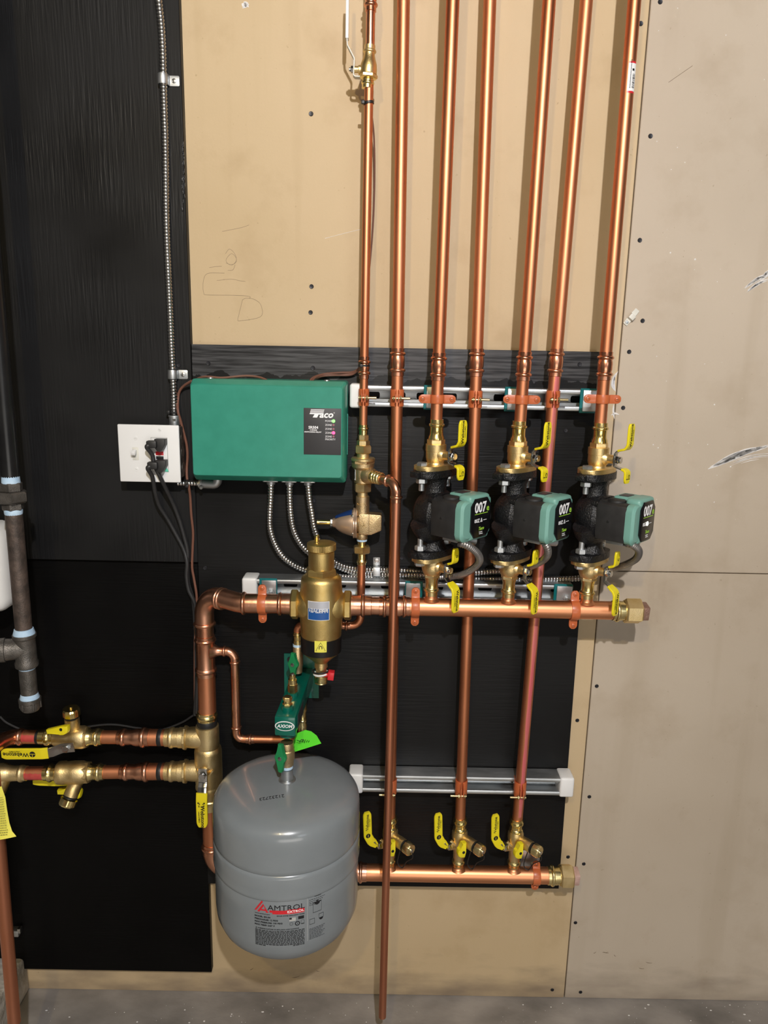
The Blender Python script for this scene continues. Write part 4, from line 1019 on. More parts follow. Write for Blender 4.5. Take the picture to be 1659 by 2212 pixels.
g = G(); g.lathe([(-26*S*0, 17*S), (4*S, 19*S), (6*S, 24*S)], (X2-6*S, -d, zc), (-1, 0, 0), 'bronze', 36)
for k in range(2):
    out = []
    for a in range(40): f = 2*pi*a/40; e = 1+.10*math.cos(4*f); out.append((math.cos(f)*28*S*e, math.sin(f)*30.5*S*e))
    g.prism(out, (X2-(11+4.6*k)*S, -d, zc), Yv, Zv, -Xv, 4*S, 'mauve_bronze', bev=.0008)
g.lathe([(0, 28.5*S), (4*S, 28*S), (12*S, 26*S), (22*S, 22.5*S), (30*S, 18.5*S), (36*S, 13.5*S), (39*S, 10.5*S), (44*S, 9.5*S), (45*S, 8*S)], (X2-19.5*S, -d, zc), (-1, 0, 0), 'mauve_bronze', 44)
for a in (.785, 2.356, 3.93, 5.5): g.lathe([(0, 3.2*S), (3*S, 3.2*S), (5*S, 2*S), (5.4*S, 0)], (X2-19*S, -d-math.cos(a)*26*S, zc+math.sin(a)*27*S), (-1, 0, 0), 'steel', 14)
g.build('bell_housing', t)
g = G(); g.hexn((X2-63*S, -d, zc), (-1, 0, 0), 6*S, 8.4*S, 'zinc'); g.build('lock_nut', t)
g = G(); g.cyl((X2-69*S, -d, zc), (-1, 0, 0), 29*S, 5.8*S, 'brass_polished'); g.box((X2-84*S, -d-5.6*S, zc), (16*S, .6*S, 1.4*S), 'ink'); g.build('adjusting_screw', t)
# blue sticker over the bell
g = G(); i = g.mi('navy'); rows = []
for k in range(10):
    u = k/9; rows.append([g.bm.verts.new(V((X2-(22+36*u)*S, -d, zc))+V((0, -math.sin(f), math.cos(f)))*(28.4-13.6*u**1.2+.0)*S*1.03) for f in [(-.30+1.0*j/8) for j in range(9)]])
for A, B in zip(rows, rows[1:]):
    for j in range(8): g.face([A[j], A[j+1], B[j+1], B[j]], i)
g.build('blue_sticker', t)
g = G(); w0 = V((X2+4*S, -d-17.2*S, zc-1*S)); g.box(w0+V((0, 0, 3*S)), (1.2*S, .8*S, 9*S), 'brass_aged')
for s in (-1, 1): g.box(w0+V((s*2*S, 0, -1.5*S)), (1.2*S, .8*S, 6.5*S), 'brass_aged', Matrix.Rotation(-s*.8, 3, 'Y'))
g.build('flow_arrow', t)
lw = wr_at(zat(X2, 1088, d), 14.8*S, -.1, X2, d); text('WATTS', 7*S, 'bronze', (0, 0, 0), Xv, Zv, t, wrap=lw, ext=.0006, name='cast_lettering')
# union below and pipe behind the header
t = thing('union_fitting', 'brass union with blue thread tape below the pressure reducing valve', 'fitting', (X2, -d, zat(X2, 1215, d)))
g = G(); vl(g, X2, d, [(1164, 11.2), (1168, 11.2), (1169, 10)], 'ptfe', 24); g.build('thread_tape', t)
g = G(); vl(g, X2, d, [(1168, 10), (1176, 9.6), (1181, 10)], 'brass_polished', 14); vhex(g, X2, d, 1179, 1194, 19, 'brass', .4); vl(g, X2, d, [(1193, 9.5), (1206, 9), (1208, 9.6), (1210, 11), (1212, 11.5), (1214, 11), (1216, 9.6), (1219, 9.4), (1219.5, 8.2)], 'brass_polished', 26); g.build('body', t)
zf = P(755, 1351, d).z; Xd = P(643, 1360, d).x
t = thing('copper_pipe', 'thin copper feed pipe passing behind the header and the brass air separator', 'pipe', (X2, -d, zf))
pp = bend_path([V((X2, -d, zat(X2, 1216, d))), V((X2-.0006, -d, zf)), V((Xd, -d, zf)), V((Xd, -d, zat(Xd, 1372, d)))], [.020, .014], 10)
G().tube(pp, R12, 'copper', 26).build('tube', t)
g = G(); g.lathe([(-.009, R12), (-.0086, R12+.0012), (-.003, R12+.0012)]+bead(0, R12+.001, .0024, .003)+[(.009, R12+.0012), (.0095, R12)], (hx(748, zf, d), -d, zf), Xv, 'copper_pink', 26); g.build('elbow_socket', t)
t = thing('press_adapter', 'small brass press adapter with blue tape above the green manifold', 'fitting', (Xd, -d, zat(Xd, 1395, d)))
vl(G(), Xd, d, [(1364, 8.2), (1364.5, 9.4), (1367, 9.4), (1369, 11), (1371, 11), (1373, 9.2), (1382, 8.6), (1382.5, 9.8), (1391, 9.8)], 'brass_polished', 22).build('body', t)
vl(G(), Xd, d, [(1390.5, 10.4), (1395.5, 10.6), (1396, 9.5)], 'ptfe', 22).build('thread_tape', t)

# ================================================================== TANK MANIFOLD (green)
DT = .212; XT = P(620.5, 1800, DT).x; dF = .240
t = thing('tank_manifold', 'dark green wall bracket and box manifold reaching out over the grey tank', 'manifold', (P(652, 1470, PT).x, -PT, P(652, 1500, PT).z))
pl_, pr_ = P(614, 1411, PT), P(689, 1411, PT); zb3 = P(640, 1506, PT).z
G().prism([(pl_.x, pl_.z), (pr_.x, pl_.z), (pr_.x, zb3), (pl_.x, zb3)], (0, -PT, 0), Xv, Zv, OUT, .003, 'green_dark').tube([V((pl_.x+.012, -PT-.003, pl_.z-.012)), V((pl_.x+.012, -PT-.0055, pl_.z-.012))], .0055, 'rubber', 14).build('wall_plate', t)
fa, fb_ = P(592, 1549, dF), P(638, 1550, dF); ba, bb = P(617, 1478, .075), P(664, 1466, .030)
xc0, xc1 = (fa.x+fb_.x)/2, P(655, 1450, .03).x; wF = (fb_.x-fa.x); zt3 = fa.z; zb4 = P(615, 1591, dF).z; Ln = dF-PT
dr = V((xc0-xc1, -Ln, 0)).normalized(); sdv = V((-dr.y, dr.x, 0)); 
if sdv.x < 0: sdv = -sdv
mc = V(((xc0+xc1)/2, -(dF+PT)/2, (zt3+zb4)/2)); Rm = Matrix((( sdv.x, -dr.x, 0), (sdv.y, -dr.y, 0), (0, 0, 1)))
def M3(a, b, c): return mc+sdv*a-dr*b+Zv*c          # a right, b towards the wall, c up
hT = (zt3-zb4)/2
Lb = V((xc0-xc1, -Ln, 0)).length
g = G(); g.box(mc, (wF, Lb-.002, 2*hT), 'green_dark', Rm, bev=.003, seg=2)
for b, r, h in ((-Lb/2+.030, .0115, .010), (-Lb/2+.085, .0105, .010)): g.lathe([(0, r), (h, r), (h, r-.003)], M3(0, b, hT-.001), Zv, 'green_dark', 24)
g.lathe([(-.001, .0165), (.011, .0165), (.0112, .012)], M3(.001, -Lb/2+.028, -hT), -Zv, 'green_dark', 28); g.box(M3(-.004, Lb/2-.10, hT+.0003), (.004, .03, .0006), 'label_grey', Rm)
g.box(M3(wF/2+.0003, -Lb/2+.058, -.003), (.0006, .062, 2*hT-.012), 'label_grey', Rm)
g.build('box_section', t)
o_ = M3(0, -Lb/2+.0, .002)+dr*.0004
def oval(g, a, b, h, m): g.prism([(math.cos(2*pi*k/40)*a, math.sin(2*pi*k/40)*b) for k in range(40)], o_, sdv, Zv, dr, h, m)
g = G(); oval(g, wF*.465, .0098, .0006, 'ink_white'); oval(g, wF*.435, .0086, .0009, 'ink_grey'); oval(g, wF*.41, .0079, .0012, 'green_dark'); b_o = g.build('oval_badge', t); b_o['label'] = 'oval badge with white rim'
text('AXIOM', .0092, 'ink_white', o_+dr*.0013, sdv, Zv, t, bold=.015, shear=.2, ext=.0003, sx=.95)
# plug and gauge cock on top
for b, kind in ((-Lb/2+.030, 0), (-Lb/2+.085, 1)):
    q = M3(0, b, hT+.009); g = G()
    if kind == 0: g.hexn(q, Zv, .005, .0095, 'brass_polished').cyl(q+Zv*.004, Zv, .007, .0070, 'brass_polished').hexn(q+Zv*.010, Zv, .008, .0088, 'brass_polished'); g.build('brass_plug', t)
    else:
        g.hexn(q, Zv, .019, .0095, 'brass_polished').cyl(q+Zv*.018, Zv, .010, .0086, 'brass_polished').cyl(q+Zv*.027, Zv, .009, .0060, 'brass_polished').cyl(q+Zv*.035, Zv, .005, .0036, 'steel'); g.build('gauge_cock', t)
# wall-side brass outlet under the box
d2 = DP; xo = P(653, 1550, d2).x; g = G(); vl(g, xo, d2, [(1512, 9), (1530, 10), (1532, 11.5), (1540, 9), (1552, 9.5), (1554, 11), (1558, 9.4), (1566, 11), (1572, 10.6), (1579, 9)], 'brass_polished', 20); g.build('lower_outlet', t)
def wing_valve(label, X, dd, y0, y1, ytop, ybot, hx_off=-.009, r=13.5):
    """brass body with a green wing handle on its front"""
    t = thing('ball_valve', label, 'valve', (X, -dd, zat(X, y1, dd)), 'green winged ball valves'); S = R_(630, (y0+y1)/2, dd, 1)
    g = G(); vl(g, X, dd, [(y0, r-1), (y0+2, r), (y0+(y1-y0)*.3, r), (y0+(y1-y0)*.34, r*1.12), (y0+(y1-y0)*.72, r*1.12), (y0+(y1-y0)*.78, r*.98), (y1, r*.92)], 'bronze', 12); g.build('body', t)
    zc = (zat(X, ytop, dd+.02)+zat(X, ybot, dd+.02))/2; hh = abs(zat(X, ytop, dd+.02)-zat(X, ybot, dd+.02))/2
    q = V((X+hx_off, -dd-r*S*1.1, zc)); hn = V((-.35, -.94, 0)).normalized(); hs = V((.94, -.35, 0)).normalized()
    G().cyl(q-hn*.004, hn, .008, .006, 'bronze').build('stem', t)
    o = q+hn*.004; oo = [(-.0045, hh), (.0045, hh), (.0050, hh*.45), (.011, hh*.18), (.012, 0), (.010, -hh*.18), (.0055, -hh*.35), (.0052, -hh*.9), (.003, -hh), (-.003, -hh), (-.0052, -hh*.9), (-.0055, -hh*.35), (-.010, -hh*.18), (-.012, 0), (-.011, hh*.18), (-.0050, hh*.45)]
    G().prism(oo, o, hs, Zv, hn, .008, 'green_handle', bev=.0014).build('wing_handle', t)
    G().lathe([(0, .0042), (.001, .0040), (.0016, .0022), (.0016, 0)], o+hn*.008, hn, 'steel', 16).build('screw', t); return t
wing_valve('green winged brass valve at the wall end of the manifold below the feed pipe', Xd, .070, 1396, 1452, 1411, 1460, -.004, 10.5)
XN = (P(620, 1640, DT).x)
wing_valve('green winged brass valve between the manifold and the grey tank', XN, DT, 1603, 1652, 1606, 1666, -.006, 15)
t = thing('thread_tape', 'blue thread tape on the grey steel nipple of the tank', 'tape', (XN, -DT, zat(XN, 1658, DT)))
vl(G(), XN, DT, [(1648, 11.5), (1649, 12.8), (1658, 13), (1659, 12)], 'ptfe', 24).build('band', t)
# green tag
tg = [P(*q) for q in ((641, 1584, .15), (660, 1577, .16), (672, 1580, .17), (684, 1589, .18), (694, 1606, .19), (672, 1613, .185), (637, 1624, .18), (634, 1600, .16))]
g = G(); i = g.mi('tag_green'); fr = [g.bm.verts.new(p) for p in tg]; bk = [g.bm.verts.new(p+V((0, .0006, 0))) for p in tg]; g.face(fr, i); g.face(bk[::-1], i)
for k in range(8): g.face([fr[k], fr[(k+1) % 8], bk[(k+1) % 8], bk[k]], i)
tg_o = tag(g.build('paper_tag', None), 'bright green curled paper tag behind the manifold above the tank', 'tag', None)
g = G()
for a_, b_2 in (((641, 1599), (650, 1602)), ((646, 1603), (652, 1597)), ((652, 1603), (656, 1597)), ((657, 1604), (660, 1598)), ((662, 1603), (664, 1599)), ((666, 1603), (668, 1600)), ((652, 1597), (657, 1600))): g.tube([P(*a_, .1795), P(*b_2, .1815)], .0006, 'ink', 6)
g.build('handwriting', tg_o, base=V((0, 0, 0)))

# ================================================================== EXPANSION TANK
zT0 = P(620, 1683, DT).z; RT = .1415; CT = V((XT, -DT, 0))
zk1 = P(625, 1896, DT+RT).z; zk2 = P(625, 1948, DT+RT).z; zbt = P(620, 2078, DT+.105).z
t = thing('expansion_tank', 'grey steel expansion tank hanging below the green manifold', 'tank', (XT, -DT, zbt))
pr = [(.0, 0), (.0005, .015), (.0025, .045), (.0060, .082), (.0105, .108), (.0160, .1245), (.0225, .1335), (.031, .1388), (.041, .1408), (.052, RT)]
h1 = zT0-zk1; h2 = zT0-zk2; hb = zT0-zbt
pr += [(h1-.010, RT), (h1-.004, RT), (h1-.0012, RT-.0014), (h1+.0008, RT-.0030), (h1+.003, RT-.0006), (h1+.008, RT+.0006), (h1+.030, RT+.0004), (h2-.006, RT+.0006), (h2-.002, RT+.0012), (h2+.0002, RT+.0004), (h2+.0012, RT-.0022), (h2+.003, RT-.0014), (h2+.03, RT-.0014),
       (hb-.068, RT-.0014), (hb-.050, .1385), (hb-.033, .1320), (hb-.018, .119), (hb-.006, .1035), (hb+.004, .082), (hb+.012, .05), (hb+.015, 0)]
G().lathe(pr, (XT, -DT, zT0), -Zv, 'tank_grey', 96).build('shell', t)
XNz = XN; G().lathe([(0, .017), (.003, .0155), (.0035, .0118), (.023, .0112), (.0235, .009)], (XN, -DT, zT0-.001), Zv, 'zinc', 24).build('nipple', t)
zlab = (P(610, 2003, DT+RT).z); zlab = P(607, 2000, DT+RT).z; phi0 = math.atan2(P(607, 2000, DT+RT).x-XT, RT)*.95
RL = RT-.0012
def wt(a, b, h): f = a/RL+phi0; return V((XT+math.sin(f)*(RL+h), -DT-math.cos(f)*(RL+h), zlab+b))
def tw(s_, size, a, b, m='ink', bold=.0, sx=1.0, align='LEFT'):
    return text(s_, size, m, (0, 0, 0), Xv, Zv, t, bold=bold, sx=sx, align=align, wrap=lambda x, y, h: wt(x+a, y+b, h), ext=.00025)
px2 = RL*2*.0; U = .00089       # metres per image px on the label face
def L_(px, py): return ((px-607)*U, (2000-py)*U*1.16)
lab = G()
def quad(pts, m, h=.00018):
    i = lab.mi(m); lab.face([lab.bm.verts.new(wt(*p, h)) for p in pts], i)
def bar(x0, x1, y0, y1, m='ink', h=.00018, n=6):
    for k in range(n):
        a, b = x0+(x1-x0)*k/n, x0+(x1-x0)*(k+1)/n; (ax_, ay), (bx, by) = L_(a, y0), L_(b, y1); quad([(ax_, by), (bx, by), (bx, ay), (ax_, ay)], m, h)
# logo: red slanted strokes and the red rule
def poly(pts, m='red', h=.0002): quad([L_(*p) for p in pts], m, h)
poly([(552, 1974), (556, 1974), (571, 1955), (568, 1953)]); poly([(558, 1976), (563, 1976), (573, 1962), (571, 1959)]); poly([(571, 1959), (573, 1962), (582, 1976), (577, 1976)]); poly([(565, 1970), (577, 1970), (579, 1973), (563, 1973)], h=.00025)
bar(584, 655, 1975, 1970.5, 'red'); bar(590, 655, 1978, 1974.5, 'red'); bar(620, 655, 1978, 1969, 'red', .00022)
bar(660.5, 661.1, 2040, 1950, 'ink_grey', n=1)
for k in range(12):
    x = 553
    while x < 654:
        w_ = random.choice((3, 4.5, 6, 7.5)); w_ = min(w_, 655-x)
        if k == 11 and 575 < x < 628: x += 5; continue
        bar(x, x+w_, 2013+k*2.75+.85-.0, 2013+k*2.75-.75, 'ink', n=1); x += w_+1.3
for k in range(9):
    x = 665; e = 700-(k % 4)*2.5
    while x < e: w_ = random.choice((3, 5)); bar(x, min(e, x+w_), 2017+k*2.6+.5, 2017+k*2.6-.4, 'ink', n=1); x += w_+1.2
for k in range(4):
    x = 665; e = 700-k*4
    while x < e: w_ = random.choice((3, 4)); bar(x, min(e, x+w_), 1958+k*3.6+.5, 1958+k*3.6-.5, 'ink', n=1); x += w_+1.3
bar(624, 637, 1993, 1986, 'ink_grey', n=2); bar(624, 629, 1989.5, 1986, 'ink', .00025, n=1); bar(642, 654, 1991, 1985, 'ink', n=2)
def ringl(cx, cy, r0, r1, n=18, m='ink', a0=0, a1=2*pi):
    for k in range(n):
        a, b = a0+(a1-a0)*k/n, a0+(a1-a0)*(k+1)/n; poly([(cx+math.cos(a)*r0, cy+math.sin(a)*r0*.9), (cx+math.cos(a)*r1, cy+math.sin(a)*r1*.9), (cx+math.cos(b)*r1, cy+math.sin(b)*r1*.9), (cx+math.cos(b)*r0, cy+math.sin(b)*r0*.9)], m)
ringl(628, 1998.5, 3, 3.6); ringl(640.5, 1999, 3.3, 5.2); ringl(640.5, 1999, 0.1, 1); ringl(651, 1996, 3, 3.5, 10, 'ink', pi, 2*pi); bar(648, 654.5, 2002, 2000.5, 'ink', n=1); bar(647.8, 648.3, 2001, 1996, 'ink', n=1); bar(654, 654.5, 2001, 1996, 'ink', n=1)
# tank drawings on the right
for x0_, x1_, y0_, y1_ in ((673, 692, 1965, 1986), (665.5, 677, 1997, 2008), (686, 697, 1992, 2001)):
    bar(x0_, x0_+.6, y1_, y0_, 'ink', n=1); bar(x1_-.6, x1_, y1_, y0_, 'ink', n=1); bar(x0_, x1_, y1_, y1_-.7, 'ink', n=3); bar(x0_, x1_, y0_+.7, y0_, 'ink', n=3)
ringl(682.5, 1966, .1, 6, 10, 'ink', 0, pi); bar(674, 691, 1967, 1965, 'ink', n=3); bar(680, 685, 1964.5, 1962.5, 'ink', n=1); ringl(691.5, 2001, .1, 4.5, 8, 'ink', 0, pi)
lo_ = lab.build('printed_label', t); lo_['label'] = 'printed specification label'
tw('AMTROL', .0152, *L_(580, 1966), bold=.0, sx=1.12); tw('EXTROL', .0068, *L_(654, 1974), 'ink_white', .02, 1.2, 'RIGHT')
tw('www.amtrol.com', .0030, *L_(553, 1979.5), bold=.01, sx=1.35); tw('BOILER SYSTEM EXPANSION TANKS', .0027, *L_(655, 1981.5), bold=.02, sx=1.15, align='RIGHT')
for k, s_ in enumerate(('MODEL: EX-30', 'PRECHARGE: 12 PSIG', 'MAX PRESSURE: 100 PSIG', 'MAX TEMP: 240\u00b0 F')): tw(s_, .0041, *L_(552, 1985.5+k*5.6), bold=.03, sx=1.15)
tw('\u26a0 WARNING: RUPTURE OR EXPLOSION AND FLOODING', .0030, *L_(553, 2009.3), bold=.02, sx=1.02)
tw('Indicator', .0038, *L_(684, 1953), bold=.02, align='CENTER')
# number stencilled on the dome
cN = P(587, 1724, DT-.03+.09); rN = None
def dome_z(x, y):
    r = math.hypot(x-XT, y+DT); 
    for (a, b), (c_, e) in zip(pr, pr[1:]):
        if b <= r <= e: return zT0-(a+(c_-a)*(r-b)/(e-b))
    return zT0
cx_, cy_ = P(587, 1724, DT+.055).x, -DT-.055
ua_ = V((-.975, -.22, 0)); va_ = V((.22, -.975, 0))
def wd(a, b, h): p = V((cx_, cy_, 0))+ua_*a+va_*b; return V((p.x, p.y, dome_z(p.x, p.y)+h+.0003))
text('21232723', .0115, 'ink', (0, 0, 0), Xv, Zv, t, wrap=wd, sx=1.02, ext=.0002)

# ================================================================== TWIN TEE VALVE AND BOILER LINES
d = DP; X0 = x445; XV = P(450, 1640, d).x
t = thing('twin_tee_valve', 'big brass twin tee valve joining the two boiler pipes to the left main', 'valve', (XV, -d, zat(XV, 1745, d)))
g = G(); vl(g, XV, d, [(1536, 18.8), (1536.5, 20.5), (1541, 20.5), (1543, 22.4), (1546, 23), (1549, 22.4), (1551, 20.8), (1555, 20.8)], 'brass_polished', 36); vl(g, XV, d, [(1566, 22), (1567, 24.4), (1580, 24.6), (1612, 24.8), (1616, 28), (1622, 29), (1680, 29.2), (1690, 28), (1693, 28), (1695, 28.8), (1699, 28.8), (1702, 26), (1712, 23.5), (1722, 21.5), (1724, 23.4), (1729, 23.4), (1731, 21), (1744, 21), (1744.5, 19)], 'gold_brass' if 0 else 'brass', 44)
zu, zw = zat(XV, 1593.5, d), zat(XV, 1665.5, d)
for z_, L0 in ((zu, .045), (zw, .046)): g.lathe([(0, .0225), (L0-.014, .0222), (L0-.006, .0215), (L0, .0205)], (XV, -d, z_), (-1, 0, 0), 'brass', 36)
g.build('body', t)
vl(G(), XV, d, [(1554, 21), (1555, 21.6), (1563, 21.6), (1567, 21)], 'rubber', 36).build('marker_band', t)
c = V((P(440, 1660, d+.034).x, -d-.026, zat(XV, 1651, d))); n = V((-.06, -.998, 0)).normalized(); td = V((.998, -.06, 0))
g = G(); g.lathe([(-.012, .014), (0, .0125), (.006, .0085), (.012, .0075)], c, n, 'brass', 26)
for sg in (-1, 1): g.box(c+td*sg*.013+Zv*-.004-n*.002, (.003, .010, .016), 'brass', Matrix.Rotation(sg*.6, 3, 'Y'))
g.build('stem_boss', t)
G().hexn(c+n*.013, n, .006, .0085, 'chrome').cyl(c+n*.018, n, .004, .006, 'chrome').build('nut', t)
a0 = c+n*.014
G().ribbon(bend_path([a0+Zv*.014, a0-Zv*.018, a0-Zv*.026+n*.006, a0-Zv*.041+n*.010], .006, 4), td, [.018]*30 if 0 else .0185, .0026, 'chrome').build('lever_arm', t)
gp = resample([a0-Zv*.036+n*.010, a0-Zv*.050+n*.013, a0-Zv*.112+n*.014], .003); k = len(gp)
G().ribbon(gp, td, [.0235*(math.sqrt(max(.05, 1-((i-(k-5))/5.2)**2)) if i > k-5 else 1) for i in range(k)], .0052, 'yellow').build('grip', t)
o = a0+n*.0170; text('Webstone', .0120, 'ink', o-Zv*.086+td*.002, -Zv, td, t, bold=.012); text('a brand of NIBCO', .0034, 'ink', o-Zv*.088-td*.0055, -Zv, td, t, bold=.01)
for s_, sx_ in ((-1, -.0052), (1, .0052)):
    q = o-Zv*.056+td*sx_; G().prism([(-.003, -.0008), (.001, -.0008), (.001, -.0024), (.0036, 0), (.001, .0024), (.001, .0008), (-.003, .0008)], q, (td*s_+Zv*.8).normalized(), (Zv*s_-td*.8).normalized()*1, n, .0003, 'ink').build('arrow_mark', t)
    text('On' if s_ > 0 else 'Off', .0038, 'ink', q-Zv*.006, -Zv, td, t)
R1 = .0143
# lower main to the lowest header, elbow behind tank
t = thing('copper_pipe', 'thick copper main below the twin tee valve, bending behind the grey tank', 'pipe', (X0, -d, zL))
xm = P(455, 1760, d).x
pm = bend_path([V((xm, -d, zat(xm, 1742, d))), V((xm, -d, zL)), V((hx(705, zL, DP), -d, zL))], [.048], 12); G().tube(pm, R114, 'copper', 36).build('tube', t)
g = G(); zz = zat(xm, 1829, d); g.lathe([(-.016, R114+.0014), (-.012, R114+.0016)]+bead(0, R114+.0014, .0034, .004)[::1]+[(.011, R114+.0014), (.0115, R114)], (xm, -d, zz), Zv, 'copper_pink', 36)
g.tube(pm[1:14], R114+.0015, 'copper_pink', 36); g.build('elbow', t)

def hl(g, pa, pb, segs, m=None, seg=30):
    """lathe along the line between two pixel points at depth; segs [(image x, radius px)]"""
    a, b = P(*pa), P(*pb); ax = (b-a).normalized(); L = (b-a).length; pr = []
    for px, r in segs:
        lo, hi = -.6, 1.6
        for _ in range(30):
            m_ = (lo+hi)/2
            if proj(a+(b-a)*m_)[0] < px: lo = m_
            else: hi = m_
        q = a+(b-a)*lo; pr.append((lo*L, r*(q-CAM).dot(_fw)/FX))
    return g.lathe(pr, a, ax, m, seg)
def boiler_line(lab, y0, y1, k):
    A, B = (0, y0, d), (425, y1, d); o = P(160, (y0+y1)/2, d)
    off = 0 if k == 0 else 3
    t1 = thing('copper_pipe', lab[0], 'pipe', P(240, y0, d)); hl(G(), A, B, [(214+off, 14.2), (275, 14.2)], 'copper', 30).build('tube', t1)
    c0, c1 = (254, 324) if k == 0 else (260, 322)
    t2 = thing('reducing_coupling', lab[1], 'fitting', P(290, y0, d))
    g = G(); hl(g, A, B, [(c0, 14.4), (c0+1, 15.6), (c0+7, 15.6), (c0+10, 18.4), (c0+13, 19), (c0+16, 18.2), (c0+18, 16), (c0+24, 16), (c0+31, 15.4), (c0+36, 17.4), (c0+42, 18.6), (c0+50, 18.6), (c0+53, 21.2), (c0+56, 22), (c0+59, 21.2), (c0+61, 19), (c1, 19), (c1+.3, 17.8)], 'copper_pink', 32); g.build('sleeve', t2)
    t3 = thing('copper_pipe', lab[2], 'pipe', P(340, y0, d)); hl(G(), A, B, [(c1-2, 17.8), (362, 17.8)], 'copper', 32).build('tube', t3)
    hl(G(), A, B, [(342, 18.2), (343, 18.6), (350, 18.6), (351, 18.2)], 'rubber', 32).build('marker_band', t3)
    t4 = thing('press_adapter', lab[3], 'fitting', P(385, y0, d)); g = G()
    hl(g, A, B, [(357, 18), (357.5, 19.4), (366, 19.4), (368, 21.8), (371, 22.6), (374, 21.8), (376, 20.4), (386, 20.6), (387, 22), (399, 22)], 'brass', 34); hl(g, A, B, [(398, 25), (399, 26), (403, 26), (405, 23)], 'brass', 10); g.build('sleeve', t4)
    return A, B
A, B = boiler_line(('thin copper pipe of the upper boiler line right of its brass valve', 'copper reducing coupling on the upper boiler line', 'short thick copper pipe with a black band on the upper boiler line', 'brass press adapter of the upper boiler line at the twin tee valve'), 1591.5, 1593.5, 0)
A2, B2 = boiler_line(('thin copper pipe of the lower boiler line right of its brass valve', 'copper reducing coupling on the lower boiler line', 'short thick copper pipe with a black band on the lower boiler line', 'brass press adapter of the lower boiler line at the twin tee valve'), 1671, 1665.5, 1)
# left ends
t = thing('copper_pipe', 'wavy copper elbow and red printed pipe entering at the left edge, upper boiler line', 'pipe', P(60, 1591, d))
g = G(); e0 = P(40, 1592, d); pe = smooth_path([P(88, 1592, d), P(60, 1592, d), P(36, 1592, d), P(18, 1595, d+.012), P(-6, 1606, d+.04), P(-34, 1630, d+.09)], 6); g.tube(pe, R1, 'copper', 30); g.build('tube', t)
g = G(); g.tube(pe[11:], R1+.0014, 'copper_pink', 30); hl(g, A, B, [(32, 15.6), (39, 15.8), (41, 18), (44, 18.8), (47, 18), (49, 15.8), (52, 15.6), (52.5, 14.4)], 'copper_pink', 30); g.build('elbow', t)
hl(G(), A, B, [(80, 14.6), (80.3, 15.2), (85.5, 15.2), (86, 14.6)], 'rubber', 30).build('marker_band', t)
print_h(P(52, 1592, d).x, P(86, 1592, d).x, P(68, 1592, d).z, d, R1, .25, 1.0, 'red_print', t)
t = thing('copper_pipe', 'short red printed copper pipe left of the lower boiler line valve', 'pipe', P(75, 1670, d)); hl(G(), A2, B2, [(50, 14.2), (104, 14.2)], 'copper', 30).build('tube', t)
print_h(P(58, 1670, d).x, P(98, 1670, d).x, P(78, 1670, d).z, d, R1, -.15, 1.2, 'red_print', t)
t = thing('brass_tee', 'brass tee at the left edge ending the lower boiler line', 'fitting', P(10, 1672, d))
g = G(); hl(g, A2, B2, [(-30, 22), (12, 22), (20, 18), (28, 16.4), (42, 16), (44, 18), (47, 18.8), (50, 18), (52, 16), (58, 16), (58.5, 14.5)], 'brass', 30); q0, q1 = P(6, 1676, d), P(-6, 1712, d+.02)
g.lathe([(0, .019), ((q1-q0).length, .0165)], q0, (q1-q0), 'brass', 28); g.build('body', t)
g = G(); u_ = (q1-q0).normalized(); g.lathe([(0, .017), (.008, .0172), (.009, .015)], q0+u_*.010, u_, 'ptfe', 26).build('thread_tape', t)
def purge_valve_h(lab, A, B, up, k):
    o = P(165, (A[1]+B[1])/2, d); t = thing('ball_valve', lab, 'valve', o); g = G(); f = 0 if k == 0 else 4; R = 24.5
    hl(g, A, B, [(86+f*2.5, 14.4), (86.5+f*2.5, 16), (98+f*1.5, 16), (101+f*1.5, 19), (105+f, 19.6), (108+f, 18.6), (111+f, 16.4), (118+f, 16.4)], 'brass_polished', 30)
    if k == 0: hl(g, A, B, [(117, 17), (119, 18.5), (128, 18.5), (132, 20.5), (150, 21), (158, 22.5), (163, R), (180, R), (186, 22.5), (188, 19)], 'brass', 36)
    else: hl(g, A, B, [(122, 17), (124, 21), (127, 24), (140, 25), (143, 23.5), (160, 25), (178, 24.8), (183, 23), (190, 21)], 'brass', 36)
    hl(g, A, B, [(176+f, 21.5), (178+f, 23), (189+f, 23), (191+f, 20)], 'brass', 8); hl(g, A, B, [(190+f, 19.5), (195+f, 17), (199+f, 16), (205+f, 16.4), (207+f, 18.6), (210+f, 19.4), (213+f, 18.6), (215+f, 16.4), (222+f, 16.2), (222.5+f, 14.4)], 'brass_polished', 30); g.build('body', t)
    return t
def knurl(g, c, ax, r, L, m='brass_polished'):
    g.lathe([(0, r*.86), (.0006, r), (L*.8, r), (L, r*.86)], c, ax, m, 44, mod=lambda k: 1+.035*((k % 4) < 2)-.02); return g
def port(t, a, b, r, capr, nib=True):
    """side drain port a->b with black gasket and knurled cap"""
    ax = (b-a).normalized(); L = (b-a).length
    G().lathe([(0, r*.9), (.002, r), (L*.45, r), (L*.5, r*1.04), (L-.001, r*1.02), (L, r*.8)], a, ax, 'brass', 28).build('drain_port', t)
    G().lathe([(0, r*.9), (.0005, r*1.02), (.003, r*1.02), (.0035, r*.85), (.0065, r*.8)], b, ax, 'rubber', 26).build('gasket', t)
    g = G(); knurl(g, b+ax*.005, ax, capr, .016)
    if nib: g.cyl(b+ax*.020, ax, .005, .0035, 'brass_polished')
    g.build('knurled_cap', t)
